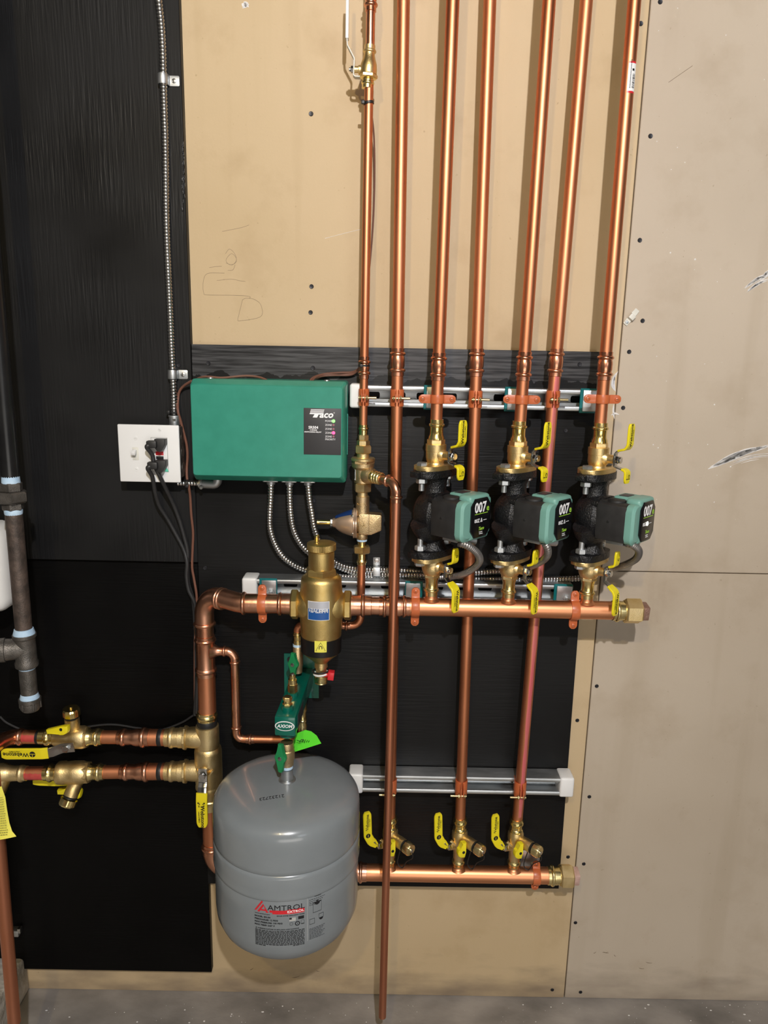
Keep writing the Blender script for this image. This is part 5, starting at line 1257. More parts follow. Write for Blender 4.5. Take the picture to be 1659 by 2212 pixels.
def wing(t, c, n, along, L, m='yellow'):
    """yellow butterfly handle: bar along 'along', lobe on n axis"""
    n, al = V(n).normalized(), V(along).normalized(); s = n.cross(al).normalized()
    oo = [(-.0050, L), (.0050, L), (.0062, L*.35), (.0115, .006), (.0125, -.002), (.0105, -.009), (.0050, -.013), (-.0050, -.014), (-.0060, .0)]
    G().prism(oo, c, s, al, n, .0125, m, bev=.0018).build('wing_handle', t)
    G().cyl(c+n*.0125, n, .0008, .0032, 'ink').build('screw', t)
t = purge_valve_h('brass purge valve with a long yellow lever on the upper boiler line', A, B, 1, 0)
port(t, P(158, 1582, d), P(155, 1549, d+.004), .0145, .0172)
wing(t, P(139, 1571, d+.028), (-.15, -.98, .1), (-1, .0, -.22), .031)
c = P(140, 1619, d+.022); n = V((0, -.80, -.6)).normalized(); G().cyl(c-n*.012, n, .016, .0085, 'brass').build('stem', t); G().hexn(P(142, 1616.5, d+.0352), OUT, .005, .0085, 'chrome').cyl(P(142, 1616.5, d+.040), OUT, .0025, .0055, 'steel').build('nut', t)
wv = V((0, -.6, .8)).normalized(); q = lambda px, py, dd: P(px, py, dd)
G().ribbon([q(160, 1614, d+.034), q(134, 1616.5, d+.034), q(124, 1620, d+.035), q(112, 1625, d+.037), q(98, 1627.5, d+.038)], Zv, .0205, .0026, 'steel').build('lever_arm', t)
gp = resample([q(104, 1626.5, d+.038), q(90, 1628, d+.040), q(4, 1628.5, d+.040)], .003); k = len(gp)
G().ribbon(gp, Zv, [.0240*(math.sqrt(max(.05, 1-((i-(k-5))/5.2)**2)) if i > k-5 else 1) for i in range(k)], .005, 'yellow').build('grip', t)
o = P(34, 1630, d+.0433); text('Webstone', .0125, 'ink', o, -Xv, -Zv, t, bold=.012); text('a brand of NIBCO', .0030, 'ink', P(31, 1624, d+.0433), -Xv, -Zv, t, bold=.01)
oc_ = P(70, 1629.5, d+.0430); g = G(); g.cyl(oc_, OUT, .0006, .0062, 'ink', 24); g.box(oc_+OUT*.0007+Zv*.0006, (.0128, .0002, .0010), 'yellow'); g.box(oc_+OUT*.0007-Zv*.003, (.0010, .0002, .005), 'yellow'); g.build('emblem', t)
t = purge_valve_h('brass purge valve with its drain port pointing down on the lower boiler line', A2, B2, -1, 1)
port(t, P(165, 1688, d), P(152, 1720, d+.012), .0145, .0180)
gp = resample([P(150, 1690, d-.022), P(120, 1690.5, d-.022), P(72, 1689, d-.022)], .004); k = len(gp)
G().ribbon(gp, Zv, [.0155*(math.sqrt(max(.05, 1-((i-(k-5))/5.2)**2)) if i > k-5 else 1) for i in range(k)], .005, 'yellow').build('grip', t)
wing(t, P(150, 1712, d-.016), (0, 1, 0), (-1, 0, -.05), .027)
g = G(); g.lathe([(0, .012), (.006, .0125), (.010, .009), (.012, 0)], P(166, 1712, d-.004), (1, 0, -.1), 'yellow', 24); g.build('wing_lobe', t)
# black cable hanging behind the lines
def cable(name, label, pts, r, m, cat='cable', grp=None, seg=10, n=8):
    pp = smooth_path([P(*q) for q in pts], n); t = tag(G().tube(pp, r, m, seg).build(name, None, base=pp[0]), label, cat, grp); return t
cable('black_cable', 'black cable sagging behind the boiler pipes at the lower left', [(0, 1548, .03), (18, 1563, .03), (60, 1580, .03), (120, 1588, .028), (180, 1572, .026), (240, 1565, .024), (300, 1573, .024), (345, 1577, .024), (390, 1562, .026), (418, 1545, .03)], .0022, 'black_plastic')

# ================================================================== PURGE VALVES ON THE LOWEST HEADER
def purge_v(label):
    X, dd = XR_['P4'], DP; t = thing('purge_valve', label, 'valve', (0, 0, 0), 'brass purge valves with yellow handles'); S = R_(990, 1825, dd, 1); z0 = zat(X, 1825, dd)
    def Z_(py): return (zat(X, py, dd)-z0)
    def L2(prof, m, seg=30): 
        g.lathe([(-Z_(py), r*S) for py, r in prof], (0, 0, 0), -Zv, m, seg)
    g = G(); L2([(1765, 11.8), (1765.5, 13.2), (1770, 13.2), (1772, 14.8), (1775, 15.4), (1778, 14.6), (1780, 12.8), (1786, 12.6), (1788, 14.6), (1790, 15), (1792, 14.6), (1793, 13.4)], 'brass_polished'); L2([(1792, 14.5), (1797, 16.8), (1806, 17), (1816, 15.5), (1830, 14.5), (1838, 12.6), (1852, 12.2)], 'brass')
    L2([(1851, 12), (1856, 12.4), (1858, 14.2), (1860, 14.6), (1862, 14), (1864, 12.4), (1869, 12.2), (1869.5, 11)], 'brass_polished'); g.build('body', t)
    W = lambda px, py, dq: P(px, py, dq)-V((X, -dd, z0)) 
    c = W(972, 1828, dd+.012); a = W(984, 1826, dd+.004); G().tube([a, c], .0082, 'brass', 20).box((a+c)/2+V((0, -.004, .010)), (.016, .004, .005), 'brass', Matrix.Rotation(.8, 3, 'Y')).build('stem_boss', t)
    n = (c-a).normalized(); G().hexn(c-n*.001, n, .007, .0080, 'chrome').cyl(c+n*.006, n, .003, .006, 'chrome').build('nut', t)
    n2 = V((-.86, -.5, 0)); wv = V((.5, -.86, 0))
    wv = V((.92, .38, 0)); st_ = W(962, 1829, dd+.016); G().ribbon([c+n*.003+V((.002, 0, .012)), c+n*.003, st_, W(957, 1822, dd+.020)], V((.6, -.3, .75)), .011, .0022, 'steel').build('lever_arm', t)
    gp = resample(bend_path([W(965, 1829, dd+.016), W(953, 1819, dd+.021), W(947, 1808, dd+.022), W(946.5, 1757, dd+.022)], .006, 4), .002); k = len(gp)
    G().ribbon(gp, wv, [.0185*(math.sqrt(max(.05, 1-((i-(k-6))/6.2)**2)) if i > k-6 else min(1, .62+.06*i)) for i in range(k)], .0048, 'yellow').build('grip', t)
    o = W(946.5, 1780, dd+.022)+V((.38, -.92, 0))*.0026; text('Webstone', .0098, 'ink', o+wv*-.0005, Zv, -wv, t, bold=.012, ext=.0002); text('a brand of NIBCO', .0026, 'ink', o+wv*.0050, Zv, -wv, t, bold=.01, ext=.0002)
    oe = W(947, 1807, dd+.022)+V((.38, -.92, 0))*.0026; G().cyl(oe, V((.38, -.92, 0)), .0005, .0052, 'ink', 20).box(oe+V((.38, -.92, 0))*.0006, (.0008, .0002, .006), 'yellow').build('emblem', t)
    pa_, pb_ = W(1000, 1812, dd+.006), W(1026, 1829, dd+.030); port(t, pa_, pb_, .0122, .0135, False)
    ax = (pb_-pa_).normalized(); G().cyl(pb_+ax*.0205, ax, .003, .0042, 'steel').build('cap_rivet', t)
    wc = W(998, 1836, dd+.026); wing(t, wc-V((.32, -.95, 0))*.004, (.32, -.95, .0), (.06, 0, 1), .0215)
    pp = smooth_path([pb_+ax*.022, pb_+ax*.020+V((.004, 0, -.018)), W(1030, 1864, dd+.028), W(1020, 1877, dd+.022), W(1010, 1866, dd+.020), pb_+V((-.008, .002, -.012))], 8); G().tube(pp, .0011, 'rubber', 8).build('tether', t)
    return t
pv = purge_v('middle purge valve on the lowest header, open black wall behind'); c4v = V((XR_['P4'], -DP, zat(XR_['P4'], 1825, DP))); pv.location = c4v
for k, lab in (('P2', 'left purge valve on the lowest header, half hidden behind the drain pipe'), ('P6', 'right purge valve on the lowest header beside the end clamp')):
    dup(pv, V((XR_[k], c4v.y, c4v.z)), lab)

# ================================================================== ELECTRICAL
# control box
dB = .118; pA, pB_, pC = P(411, 818, dB), P(749, 829, dB), P(748, 1041, dB); zt5 = (P(580, 822, dB).z); zb5 = P(580, 1036, dB).z; xl5 = P(413, 930, dB).x; xr5 = P(747, 930, dB-.03).x
t = thing('zone_relay_box', 'green zone switching relay box with a dark label panel', 'control box', (xl5, -PT, zb5))
xl5 = P(413.5, 930, dB-.02).x; dBx = .105
xl5 = P(414, 930, dBx).x; xrf = P(738, 930, dBx).x; xr5 = P(749, 930, .075).x; ztf = P(580, 833, dBx).z; zbf = P(580, 1030, dBx).z; zt5 = P(580, 822, .08).z; zb5 = P(580, 1037, .08).z
g = G(); i = g.mi('green_box')
def rr(x0, x1, z0, z1, y, rc, n=5):
    q = []
    for cx, cz, a0 in ((x1-rc, z1-rc, 0), (x0+rc, z1-rc, pi/2), (x0+rc, z0+rc, pi), (x1-rc, z0+rc, 1.5*pi)):
        for k in range(n+1): a = a0+pi/2*k/n; q.append(V((cx+math.cos(a)*rc, y, cz+math.sin(a)*rc)))
    return q
secs = [rr(xl5-.002, xr5, zb5-.001, zt5+.001, -PT-.001, .006), rr(xl5-.002, xr5, zb5-.001, zt5+.001, -.085, .006), rr(xl5-.001, xrf+.003, zbf-.002, ztf+.002, -dBx+.004, .006), rr(xl5, xrf+.001, zbf, ztf, -dBx+.001, .0055), rr(xl5+.001, xrf, zbf+.001, ztf-.001, -dBx, .005)]
Rr = [[g.bm.verts.new(p) for p in s] for s in secs]
for a, b in zip(Rr, Rr[1:]):
    for j in range(len(a)): g.face([a[j], a[(j+1) % len(a)], b[(j+1) % len(a)], b[j]], i)
g.face(Rr[-1], i); g.face(list(reversed(Rr[0])), i)
g.box((xr5, -.055, (zt5+zb5)/2-.006), (.003, .003, .080), 'green_box', bev=.001); g.build('cover', t, sharp=20)
la, lb2 = P(656, 881, dBx), P(736, 983, dBx); g = G(); g.box(((la.x+xrf-.001)/2, -dBx-.0002, (la.z+lb2.z)/2), (xrf-.001-la.x, .0014, la.z-lb2.z), 'label_grey', bev=.0004); g.build('label_panel', t)
fy = -dBx-.0010
def bt(s_, size, px, py, m='ink_white', **k): p = P(px, py, dBx); return text(s_, size, m, (p.x, fy, p.z), Xv, Zv, t, ext=.0002, **k)
bt('aco', .0172, 704.5, 896, bold=.03, shear=.25, sx=1.05); bt('\u00ae', .0035, 722, 892)
g = G(); 
def pq(pts, m='ink_white'): g.prism([(P(x, y, dBx).x, P(x, y, dBx).z) for x, y in pts], (0, fy, 0), Xv, Zv, OUT, .0003, m)
pq([(670, 891.5), (699.5, 892.5), (698.5, 895.5), (688.5, 895.3), (685, 902), (675.5, 901.5), (679.5, 894.6), (668.5, 894.2)])
for k in range(3):
    y = 884+k*2.5; pq([(671.8-k*.7, y), (701-k*.7, y+.8), (700.6-k*.7, y+2.1), (671.4-k*.7, y+1.3)])
g.build('logo', t)
bt('SR504', .0072, 677, 923.5, bold=.025); bt('4 ZONE', .0032, 677, 929, bold=.03, sx=1.2); bt('SWITCHING RELAY', .0032, 676, 933.2, bold=.03, sx=1.15)
for s_, y, led in (('POWER', 909.5, 'led_green'), ('ZONE 1', 918, 'led_off'), ('ZONE 2', 926.5, 'led_off'), ('ZONE 3', 935, 'led_red'), ('ZONE 4', 943, 'led_off'), ('PRIORITY', 949, None)):
    bt(s_, .0050, 702.5, y, align='LEFT', sx=.92)
    if led:
        q = P(720.5, y, dBx); o = G().lathe([(0, .0022 if led == 'led_off' else .0032), (.0008, .0020 if led == 'led_off' else .0028), (.0012, 0)], (q.x, fy, q.z), OUT, led, 16).build('indicator_light', t)
        o['label'] = {'led_off': 'unlit indicator light', 'led_green': 'lit green indicator light', 'led_red': 'lit red indicator light'}[led]
for px, py in ((455, 817), (706, 826)):
    q = P(px, py+3, .060); G().lathe([(0, .006), (.002, .0055), (.003, 0)], (q.x, -.060, zt5+.0005), Zv, 'zinc', 18).build('cover_screw', t)
# conduit connectors under the box + the three conduits
C = {'a': ((585.5, 1048, .060), [(585, 1075, .060), (583, 1110, .058), (583.5, 1140, .052), (592, 1170, .044), (607, 1197, .036), (628, 1216, .030), (655, 1229, .027), (700, 1240, .026), (745, 1246, .026), (800, 1248, .026), (860, 1249, .026), (980, 1250, .026), (1080, 1251, .026), (1180, 1251, .028), (1230, 1250, .034), (1268, 1247, .045)]),
     'b': ((625.5, 1049, .060), [(626, 1075, .060), (628, 1110, .056), (633, 1140, .048), (644, 1166, .040), (662, 1189, .034), (690, 1207, .029), (722, 1220, .0265), (752, 1232, .026), (790, 1240, .026), (860, 1241, .034), (950, 1242, .036), (1040, 1236, .034), (1112, 1231, .045)]),
     'c': ((665.5, 1051, .060), [(669, 1080, .058), (674, 1110, .054), (679, 1140, .048), (690, 1170, .040), (705, 1195, .034), (724, 1214, .030), (750, 1225, .028), (790, 1230, .0265), (860, 1231, .026), (920, 1238, .030), (950, 1247, .045)])}
names3 = {'a': 'leftmost of three armoured conduits leaving the green box, curving to the right pump', 'b': 'middle of three armoured conduits leaving the green box', 'c': 'right of three armoured conduits leaving the green box, passing behind the air separator'}
for k, (st_, pts) in C.items():
    pp = smooth_path([P(st_[0], st_[1]-6, st_[2])]+[P(*q) for q in pts], 8)
    t = thing('flexible_conduit', names3[k], 'conduit', pp[0], 'armoured conduits'); G().flex(pp, .0070, 'conduit', .0060, 14).build('armour', t)
    q = P(st_[0], st_[1]-7, st_[2]); g = G(); g.box((q.x, q.y, zb5-.003), (.030, .022, .006), 'zinc', bev=.0018); g.cyl((q.x, q.y, zb5-.005), -Zv, .007, .0085, 'zinc')
    for s in (-1, 1): g.box((q.x+s*.0095, q.y-.011, zb5-.003), (.005, .004, .003), 'steel')
    g.build('box_connector', t)
# strap on the conduits
b = P(815, 1224, .024); t = thing('conduit_strap', 'galvanised strap holding two armoured conduits above the middle strut', 'strap', b)
G().ribbon(bend_path([P(813.5, 1204, PT+.0015), P(813.5, 1221, PT+.0015), P(813.5, 1225, .036), P(813.5, 1244, .040), P(813.5, 1250, PT+.003), P(813.5, 1256, PT+.0015)], .003, 3), Xv, .0145, .0018, 'zinc').build('band', t)
G().lathe([(0, .005), (.0015, .0045), (.0022, 0)], P(813.5, 1210, PT+.0025), OUT, 'steel', 16).build('screw', t)
# switch box
dS = .060; pw = [P(254, 916, dS+.004), P(387, 919, dS+.004), P(390, 1043, dS+.004), P(259, 1040, dS+.004)]
xs0, xs1 = (pw[0].x+pw[3].x)/2, (pw[1].x+pw[2].x)/2; zs1, zs0 = (pw[0].z+pw[1].z)/2, (pw[2].z+pw[3].z)/2
t = thing('outlet_box', 'steel box with a white two gang switch and outlet plate', 'switch and outlet', (xs0, -PT, zs0))
g = G(); g.box(((xs0+xs1)/2+.004, -(PT+dS)/2-.001, (zs0+zs1)/2+.002), (xs1-xs0-.009, dS-PT, zs1-zs0-.012), 'iron_grey', bev=.002)
for z_ in (.030, .002, -.030): g.cyl((xs1-.001, -.040, (zs0+zs1)/2+z_), Xv, .0012, .011, 'iron_grey', 20)
g.build('steel_box', t)
G().box(((xs0+xs1)/2, -dS-.0025, (zs0+zs1)/2), (xs1-xs0, .0055, zs1-zs0), 'white_plastic', bev=.0022, seg=3).build('face_plate', t)
yf = -dS-.0054
def SP(px, py): q = P(px, py, dS+.0054); return V((q.x, yf, q.z))
for px, py in ((292.5, 946.5), (295, 1013.5), (345, 928.5)):
    q = SP(px, py); G().lathe([(-.0002, .0038), (.0007, .0036), (.001, 0)], q, OUT, 'white_plastic', 16).box(q+OUT*.001, (.005, .0003, .0007), 'ink_grey', Matrix.Rotation(random.random(), 3, 'Y')).build('plate_screw', t)
q = SP(293, 980); g = G(); g.box(q, (.0120, .0010, .0250), 'white_matte', bev=.0004); g.box(q+V((-.0015, -.006, .0035)), (.0085, .013, .0075), 'white_plastic', Matrix.Rotation(.35, 3, 'X'), bev=.0012); g.build('toggle_switch', t)
q = SP(346.5, 982); qa, qb = SP(326, 945), SP(364, 1019)
g = G(); g.box((qa+qb)/2, (qb.x-qa.x+.001, .0008, qa.z-qb.z+.001), 'ink_grey', bev=.0002); g.box((qa+qb)/2+OUT*.0008, (qb.x-qa.x-.001, .0022, qa.z-qb.z-.001), 'white_plastic', bev=.0008); g.build('receptacle', t)
q = SP(345.5, 979); G().box(q+OUT*.0022, (.0150, .0012, .0072), 'red', bev=.0003).build('test_button', t)
q = SP(346, 988.3); G().box(q+OUT*.0022, (.0145, .0012, .0058), 'ink', bev=.0003).build('reset_button', t)
q = SP(360, 1015); G().prism([(-.004, -.003), (.0045, -.003), (.0015, .004)], q+OUT*.0020, Xv, Zv, OUT, .0004, 'mint').build('mint_mark', t)
# plugs with cords
def plug(lab, px, py, pts, rot=0.0):
    q = SP(px, py)+OUT*.002; t = thing('power_plug', lab, 'plug', q, 'black power plugs'); g = G()
    g.prism([(-.006, .0125), (.014, .0125), (.014, .002), (.009, -.0075), (.004, -.0125), (-.002, -.0105), (-.006, -.004)], q, Xv, Zv, OUT, .020, 'black_soft', bev=.002)
    g.box(q+V((-.010, -.020, .003)), (.020, .014, .014), 'black_soft', bev=.003); g.build('plug_body', t)
    s0_ = q+V((-.018, -.021, .002)); pp = smooth_path([s0_+V((.008, 0, 0)), s0_+V((-.001, -.003, -.004))]+[P(*k) for k in pts], 9)
    G().tube(pp, .0042, 'black_plastic', 12).build('cord', t); return t
plug('upper black plug in the white outlet with its cord hanging right', 347, 960, [(329, 983, .082), (333, 1003, .080), (345, 1028, .075), (358, 1055, .062), (375, 1090, .045), (388, 1125, .036), (398, 1160, .032), (405, 1190, .030), (405, 1225, .028), (407, 1260, .027), (417, 1295, .027), (421, 1340, .027), (423, 1400, .027), (424, 1480, .028), (421, 1545, .03)])
plug('lower black plug in the white outlet with its cord hanging left', 349, 1005, [(329, 1030, .078), (335, 1062, .065), (344, 1092, .048), (360, 1118, .038), (378, 1150, .032), (396, 1185, .029), (404, 1215, .033), (403, 1245, .033), (408, 1275, .033), (421, 1305, .032), (425, 1360, .032), (427, 1440, .034), (425, 1540, .036)])
# armoured conduit from above into that box
pts = [(322, -330, .028), (338, -60, .028), (343, 0, .028), (349, 60, .028), (352, 120, .028), (353, 175, .028), (355, 240, .028), (357, 300, .028), (358, 380, .028), (358.5, 440, .028), (360.5, 520, .028), (364, 600, .028), (367.5, 680, .028), (371, 760, .028), (373.5, 812, .028), (375.5, 860, .030), (376, 896, .034)]
pp = smooth_path([P(*q) for q in pts], 8); t = thing('flexible_conduit', 'long armoured conduit coming down from the top to the white outlet plate', 'conduit', pp[-1], 'armoured conduits'); G().flex(pp, .0074, 'conduit', .0060, 14).build('armour', t)
q = P(376.5, 897, .036); g = G(); g.cyl(q, -Zv, .020, .0105, 'zinc'); g.lathe([(0, .0115), (.003, .0115), (.004, .0100)], q, -Zv, 'zinc', 20); g.box(q+V((.002, -.010, -.008)), (.006, .004, .005), 'steel'); g.build('box_connector', t)
for py, px, pf, lab in ((171, 352, 372, 'upper galvanised strap on the long armoured conduit'), (809, 373, 396, 'lower galvanised strap on the long armoured conduit')):
    b = P(px, py, .028); t = thing('conduit_strap', lab, 'strap', b, 'one-hole conduit straps')
    dv = (P(px+2, py+60, .028)-b).normalized(); X_ = b.x; r = .0084
    pts2 = [V((X_-r, -PT-.001, b.z))]+[V((X_-math.cos(a)*r, -.028-math.sin(a)*r, b.z)) for a in [pi*k/10 for k in range(11)]]+[V((X_+r+.0005, -PT-.003, b.z)), V((X_+r+.002, -PT-.0015, b.z)), V((X_+r+.0175, -PT-.0015, b.z)), V((X_+r+.0190, -PT-.0015, b.z))]
    G().ribbon(pts2, Zv, [.0175]*(len(pts2)-1)+[.0145], .0016, 'zinc').build('band', t)
    G().lathe([(0, .0042), (.0012, .0040), (.0018, .0024), (.0018, 0)], V((X_+r+.0095, -PT-.0023, b.z)), OUT, 'steel', 16).build('screw', t)
zip_tie('black cable tie round the armoured conduit just above the outlet box', P(376, 890, .032), Zv, .0082, (-1, -.6, 0))
# short link from outlet box to the green box
pp = smooth_path([P(385, 1044, .036), P(400, 1044, .036), P(418, 1044, .036), P(436, 1045, .036)], 8)
t = thing('flexible_conduit', 'short armoured link with a right angle connector between outlet box and green box', 'conduit', pp[0], 'armoured conduits'); G().flex(pp, .0060, 'conduit', .0055, 12).build('armour', t)
g = G(); g.tube(bend_path([P(430, 1045, .036), P(468, 1047, .037), P(471, 1034, .038)], .010, 6), .0088, 'zinc', 18); g.cyl(P(433, 1044, .036), (1, 0, 0), .005, .0098, 'zinc'); g.cyl(P(435, 1053, .046), (0, -1, 0), .004, .0035, 'steel'); g.build('angle_connector', t)
zip_tie('black cable tie on the short armoured link under the green box', P(406, 1044, .036), Xv, .0068, (0, -1, -.4))
# brown thermostat wires
W = 'brown thermostat wires'
cable('thermostat_wire', 'brown wire arching over the top edge of the green box', [(412, 826, .040), (440, 814, .050), (480, 816, .052), (530, 812, .050), (560, 815, .052), (580, 823, .060)], .0022, 'brown_wire', 'wire', W)
cable('thermostat_wire', 'long brown wire falling from the green box past the outlet plate to the copper elbow', [(414, 823, .045), (398, 833, .034), (388, 845, .028), (384.5, 862, .026), (384.5, 888, .040), (390, 908, .036), (397, 935, .030), (403, 960, .027), (405, 985, .026), (403.5, 1010, .027), (404, 1032, .034), (408, 1052, .040), (411, 1075, .032), (413, 1110, .027), (417, 1150, .024), (416, 1185, .023), (415, 1225, .023), (419, 1250, .024), (425, 1290, .030), (423, 1330, .030), (421, 1400, .028), (421, 1500, .028), (420, 1545, .028)], .0026, 'brown_wire', 'wire', W)
for k, (o1, o2) in enumerate(((0, 0), (3, 4), (5, 1))):
    cable('thermostat_wire', ('top', 'lowest', 'middle')[k]+' brown wire of the bundle running from the green box to the thin riser', [(668+k*3, 826, .060), (676+k*2, 816+o2*.5, .045), (700, 808+o2, .030), (735, 805+o1+o2*.6, .028), (760, 804+o1, .028), (774, 797+o2*.7, .035), (778, 788, .050), (779.5+k*.7, 772, .055), (781+k, 740, .056)], .0020, 'brown_wire', 'wire', W)
cable('thermostat_wire', 'thin dark wire running up behind the thin riser towards the top', [(781, 745, .050), (785, 700, .040), (796, 600, .022), (805, 500, .012), (809, 400, .012), (808, 300, .030), (801, 228, .058)], .0016, 'brown_wire', 'wire', W)

# ================================================================== LEFT EDGE
# gas pipe
dG = .20; RG = .0168
XG = P(20, 1000, dG).x
def gl(g, prof, m, seg=28, **k): return vl(g, XG, dG, prof, m, seg, **k)
RP = .0150; rp = lambda y: RP/R_(20, y, dG, 1)
t = thing('gas_pipe', 'glossy black iron gas pipe along the left edge above the union', 'pipe', (XG, -dG, zat(XG, 1032, dG)))
G().tube([V((XG, -dG, CEIL-.05)), V((XG, -dG, zat(XG, 1030, dG)))], RP, 'gas_black', 30).build('tube', t)
t = thing('pipe_union', 'grey iron union with pale blue sealant on the gas pipe', 'fitting', (XG, -dG, zat(XG, 1110, dG)))
gl(G(), [(1026, 16), (1028, 18.2), (1040, 19), (1043, 19)], 'ptfe', 24).build('sealant', t); gl(G(), [(1099, 18.5), (1102, 19), (1108, 18.6), (1113, 17.5)], 'ptfe', 24).build('sealant', t)
g = G(); vhex(g, XG, dG, 1042, 1062, 23, 'iron_grey', .3); vhex(g, XG, dG, 1061, 1085, 33, 'iron_grey', .1); vhex(g, XG, dG, 1084, 1101, 22.5, 'iron_grey', .35); g.build('body', t)
t = thing('gas_pipe', 'rusty iron gas pipe hanging between the union and the tee', 'pipe', (XG, -dG, zat(XG, 1356, dG))); gl(G(), [(1110, rp(1110)), (1358, rp(1358))], 'iron', 30).build('tube', t)
t = thing('iron_tee', 'grey malleable iron tee with pale blue sealant on the gas pipe', 'fitting', (XG, -dG, zat(XG, 1440, dG)))
gl(G(), [(1357, 17), (1358, 19.5), (1366, 22), (1370, 22.5)], 'ptfe', 26).build('sealant', t); gl(G(), [(1438, 18), (1444, 17), (1449, 16)], 'ptfe', 26).build('sealant', t)
g = G(); gl(g, [(1369, 23.5), (1370, 24.4), (1375, 24.4), (1377, 22.5), (1380, 21.5), (1426, 21.8), (1430, 24), (1438, 23.4), (1440, 21)], 'iron_grey', 32)
zt6 = zat(XG, 1400, dG); g.lathe([(0, .019), (.026, .0200), (.033, .0205), (.034, .0225), (.042, .0225), (.0425, .018)], (XG, -dG, zt6), V((-.95, -.3, 0)), 'iron_grey', 30); g.build('body', t)
t = thing('gas_pipe', 'short black iron nipple below the gas tee', 'pipe', (XG, -dG, zat(XG, 1502, dG))); gl(G(), [(1444, rp(1444)), (1502, rp(1502))], 'gas_black' if 0 else 'iron_grey', 30).build('tube', t)
t = thing('drip_leg_end', 'ribbed iron cap with blue sealant ending the gas drip leg', 'fitting', (XG, -dG, zat(XG, 1532, dG)))
g = G(); gl(g, [(1497, 17.2), (1499, 17.8), (1505, 19.5), (1508, 20)], 'ptfe', 26); g.build('sealant', t)
g = G(); gl(g, [(1507, 21.5), (1508, 22.8), (1514, 22.8), (1516, 20.8), (1528, 20.6), (1533, 17), (1535, 10), (1535.5, 0)], 'iron_grey', 32)
for k in range(6): a = k*pi/3+.2; r = R_(50, 1520, dG, 21); g.box(V((XG+math.cos(a)*r, -dG+math.sin(a)*r, zat(XG, 1521, dG))), (.003, .003, .014), 'iron_grey', bev=.0006)
g.build('body', t)
# boiler edge (white cabinet) at the far left, standing on the kerb
bx = P(14, 1250, .10).x; 
t = thing('boiler', 'white boiler cabinet just entering at the left edge behind the gas pipe', 'boiler', (bx-.2, -.30, P(0, 1160, .30).z))
zk = zk_ = P(0, 2085, .30).z
g = G(); q1 = P(14, 1230, .12); xr_ = P(15, 1235, .12).x
zc_ = P(0, 1232, .12).z; hh_ = .088
g.box((xr_-.245, -.09, zc_-.0), (.49, .10, 2*hh_), 'white_plastic', bev=.03, seg=6); g.build('flue_housing', t)
x3 = P(1, 1850, .04).x; zt7, zb7 = P(0, 1765, .12).z, P(0, 2070, .12).z
g = G(); g.box((x3-.245, -.10, (zt7+zb7)/2), (.49, .14, zt7-zb7), 'white_plastic', bev=.008, seg=3); g.build('cabinet', t)
# relief pipe with yellow tag
pt, pbt = P(-18, 1640, .27), P(31, 2208, .27)
t = thing('relief_pipe', 'copper relief pipe standing in front of the boiler at the left edge', 'pipe', pbt); G().tube([pt, pbt], .0122, 'copper_dull', 28).build('tube', t)
gq = [[(-30, 1702), (2, 1700)], [(-30, 1730), (13, 1728)], [(-30, 1762), (17, 1765)], [(-30, 1795), (24, 1790)], [(-30, 1818), (35, 1806)]]
g = G(); i = g.mi('tag_yellow'); rows = []
gq2 = [P(3, 1699, .290), P(11, 1722, .292), P(15, 1750, .292), P(20, 1778, .293), P(26, 1796, .296), P(35, 1807, .302)]
gl_ = [P(-40, 1705, .30), P(-40, 1725, .30), P(-40, 1750, .30), P(-40, 1778, .30), P(-40, 1800, .30), P(-40, 1818, .30)]
for a, b in zip(gl_, gq2): rows.append([g.bm.verts.new(a.lerp(b, k/6)+V((0, -.003*math.sin(k/6*pi), 0))) for k in range(7)])
back = [[g.bm.verts.new(v.co+V((0, .0006, 0))) for v in r_] for r_ in rows]
for RR in (rows, back):
    for A_, B_ in zip(RR, RR[1:]):
        for k in range(6): g.face([A_[k], A_[k+1], B_[k+1], B_[k]], i)
to = tag(g.build('paper_tag', None), 'yellow curled paper tag with small print hanging at the left edge', 'tag')
g = G()
for k in range(17):
    py = 1722+k*5; a = P(-6, py+2, .3045); b = P(8+(py-1722)*.13, py, .3015); 
    x = 0
    while x < .9: w_ = .08+random.random()*.12; g.tube([a.lerp(b, x)+V((0, -.0008, 0)), a.lerp(b, min(1, x+w_))+V((0, -.0008, 0))], .0005, 'ink', 4); x += w_+.05
g.build('small_print', to, base=V((0, 0, 0)))
# small steel box cover low on the black sheet
b = P(38, 2012, .03); t = thing('steel_bracket', 'small shiny steel bracket low on the black sheet beside the relief pipe', 'bracket', P(40, 2010, PT))
G().box(P(34, 2012, .028), (.020, .018, .016), 'zinc', bev=.002).build('plate', t); G().box(P(43, 2008, .030), (.007, .012, .012), 'steel', bev=.001).build('tab', t)
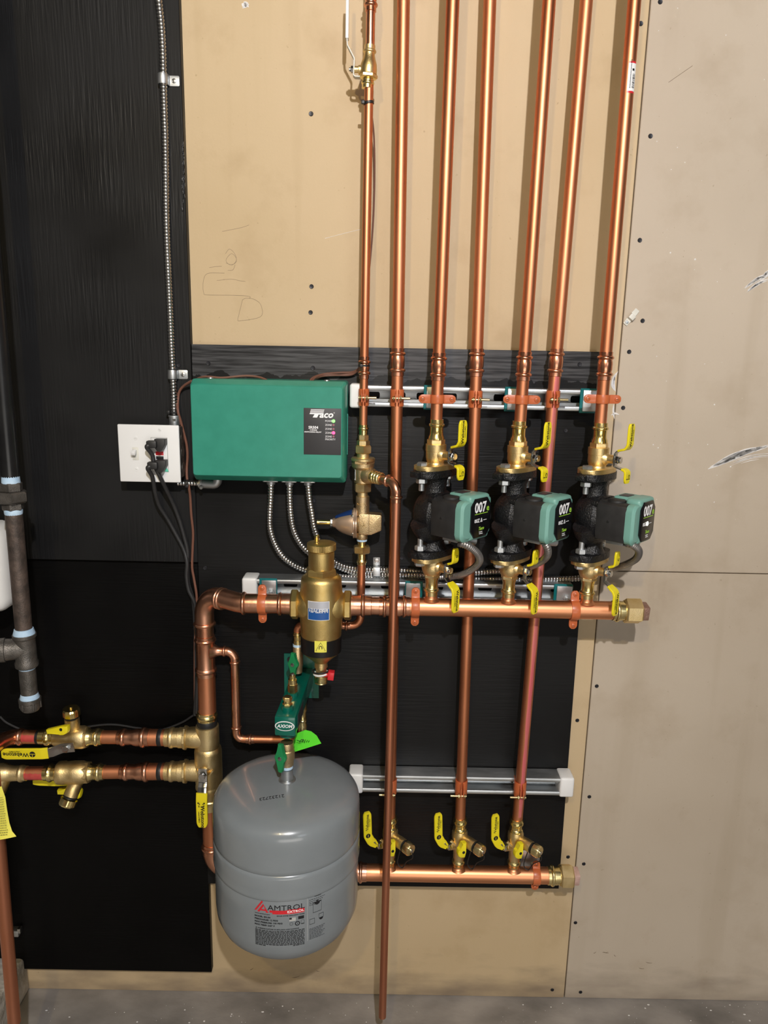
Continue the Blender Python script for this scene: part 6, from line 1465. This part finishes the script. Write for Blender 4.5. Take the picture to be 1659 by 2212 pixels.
# ================================================================== LIGHT
def lamp(name, loc, energy, col, r):
    l = bpy.data.lights.new(name, 'POINT'); l.energy = energy; l.color = col; l.shadow_soft_size = r
    o = bpy.data.objects.new(name, l); LINK(o); o.location = loc
lamp('ceiling_bulb', (.17, -2.1, H+.95), 148, (.98, .97, 1.0), .022)
lamp('ceiling_bulb', (-.32, -2.15, H+.93), 38, (1.0, .76, .34), .022)
l = bpy.data.lights.new('far_lamp', 'AREA'); l.energy = 8; l.color = (.85, .93, 1.0); l.size = .8
o = bpy.data.objects.new('far_lamp', l); LINK(o); o.location = (1.7, -3.7, H+.55)
o.rotation_euler = (V((.7, 0, .5))-V(o.location)).to_track_quat('-Z', 'Y').to_euler()
l = bpy.data.lights.new('added_fill', 'AREA'); l.energy = 17; l.color = (1.0, .95, .88); l.shape = 'RECTANGLE'; l.size = 1.8; l.size_y = .7  # soft fill added behind the camera to brighten the lower wall and metals
o = bpy.data.objects.new('added_fill', l); LINK(o); o.location = (.5, -3.3, .62); o.rotation_euler = (V((.1, 0, .35))-V(o.location)).to_track_quat('-Z', 'Y').to_euler()
w = bpy.data.worlds.new('world'); bpy.context.scene.world = w; w.use_nodes = True
w.node_tree.nodes['Background'].inputs[0].default_value = (.5, .5, .5, 1); w.node_tree.nodes['Background'].inputs[1].default_value = .1
sc = bpy.context.scene; sc.view_settings.view_transform = 'Standard'; sc.view_settings.look = 'None'
sc.view_settings.exposure = 0.0; sc.view_settings.gamma = 1.0; sc.view_settings.use_curve_mapping = False
# lettering, marks and small fixings sit one level down, on the part that carries them
bpy.context.view_layer.update()
CARRY = {'lettering': ('grip', 'display', 'maker_label', 'printed_label', 'label_panel', 'oval_badge', 'white_label', 'shell'), 'logo': ('label_panel',), 'green_line': ('display',), 'arrow_mark': ('grip',),
         'emblem': ('grip',), 'magnet_symbol': ('warning_label',), 'indicator_light': ('display', 'label_panel'), 'plate_screw': ('face_plate',), 'test_button': ('receptacle',), 'reset_button': ('receptacle',),
         'mint_mark': ('receptacle',), 'cast_lettering': ('body',), 'top_dome': ('motor_shell',), 'rating_label': ('cover',)}
def mid(o): return sum((V(c) for c in o.bound_box), V())/8
for root in [o for o in bpy.data.objects if o.type == 'EMPTY' and o.parent is None]:
    kids = list(root.children)
    for c in kids:
        st = c.name.split('.')[0]
        if st in CARRY:
            for group in ([k for k in kids if k.name.split('.')[0] in CARRY[st][:-1] or k.name.split('.')[0] == CARRY[st][-1]],):
                if group: c.parent = min(group, key=lambda k: (mid(k)-mid(c)).length)
for o in bpy.data.objects:
    if '_b' in o: del o['_b']
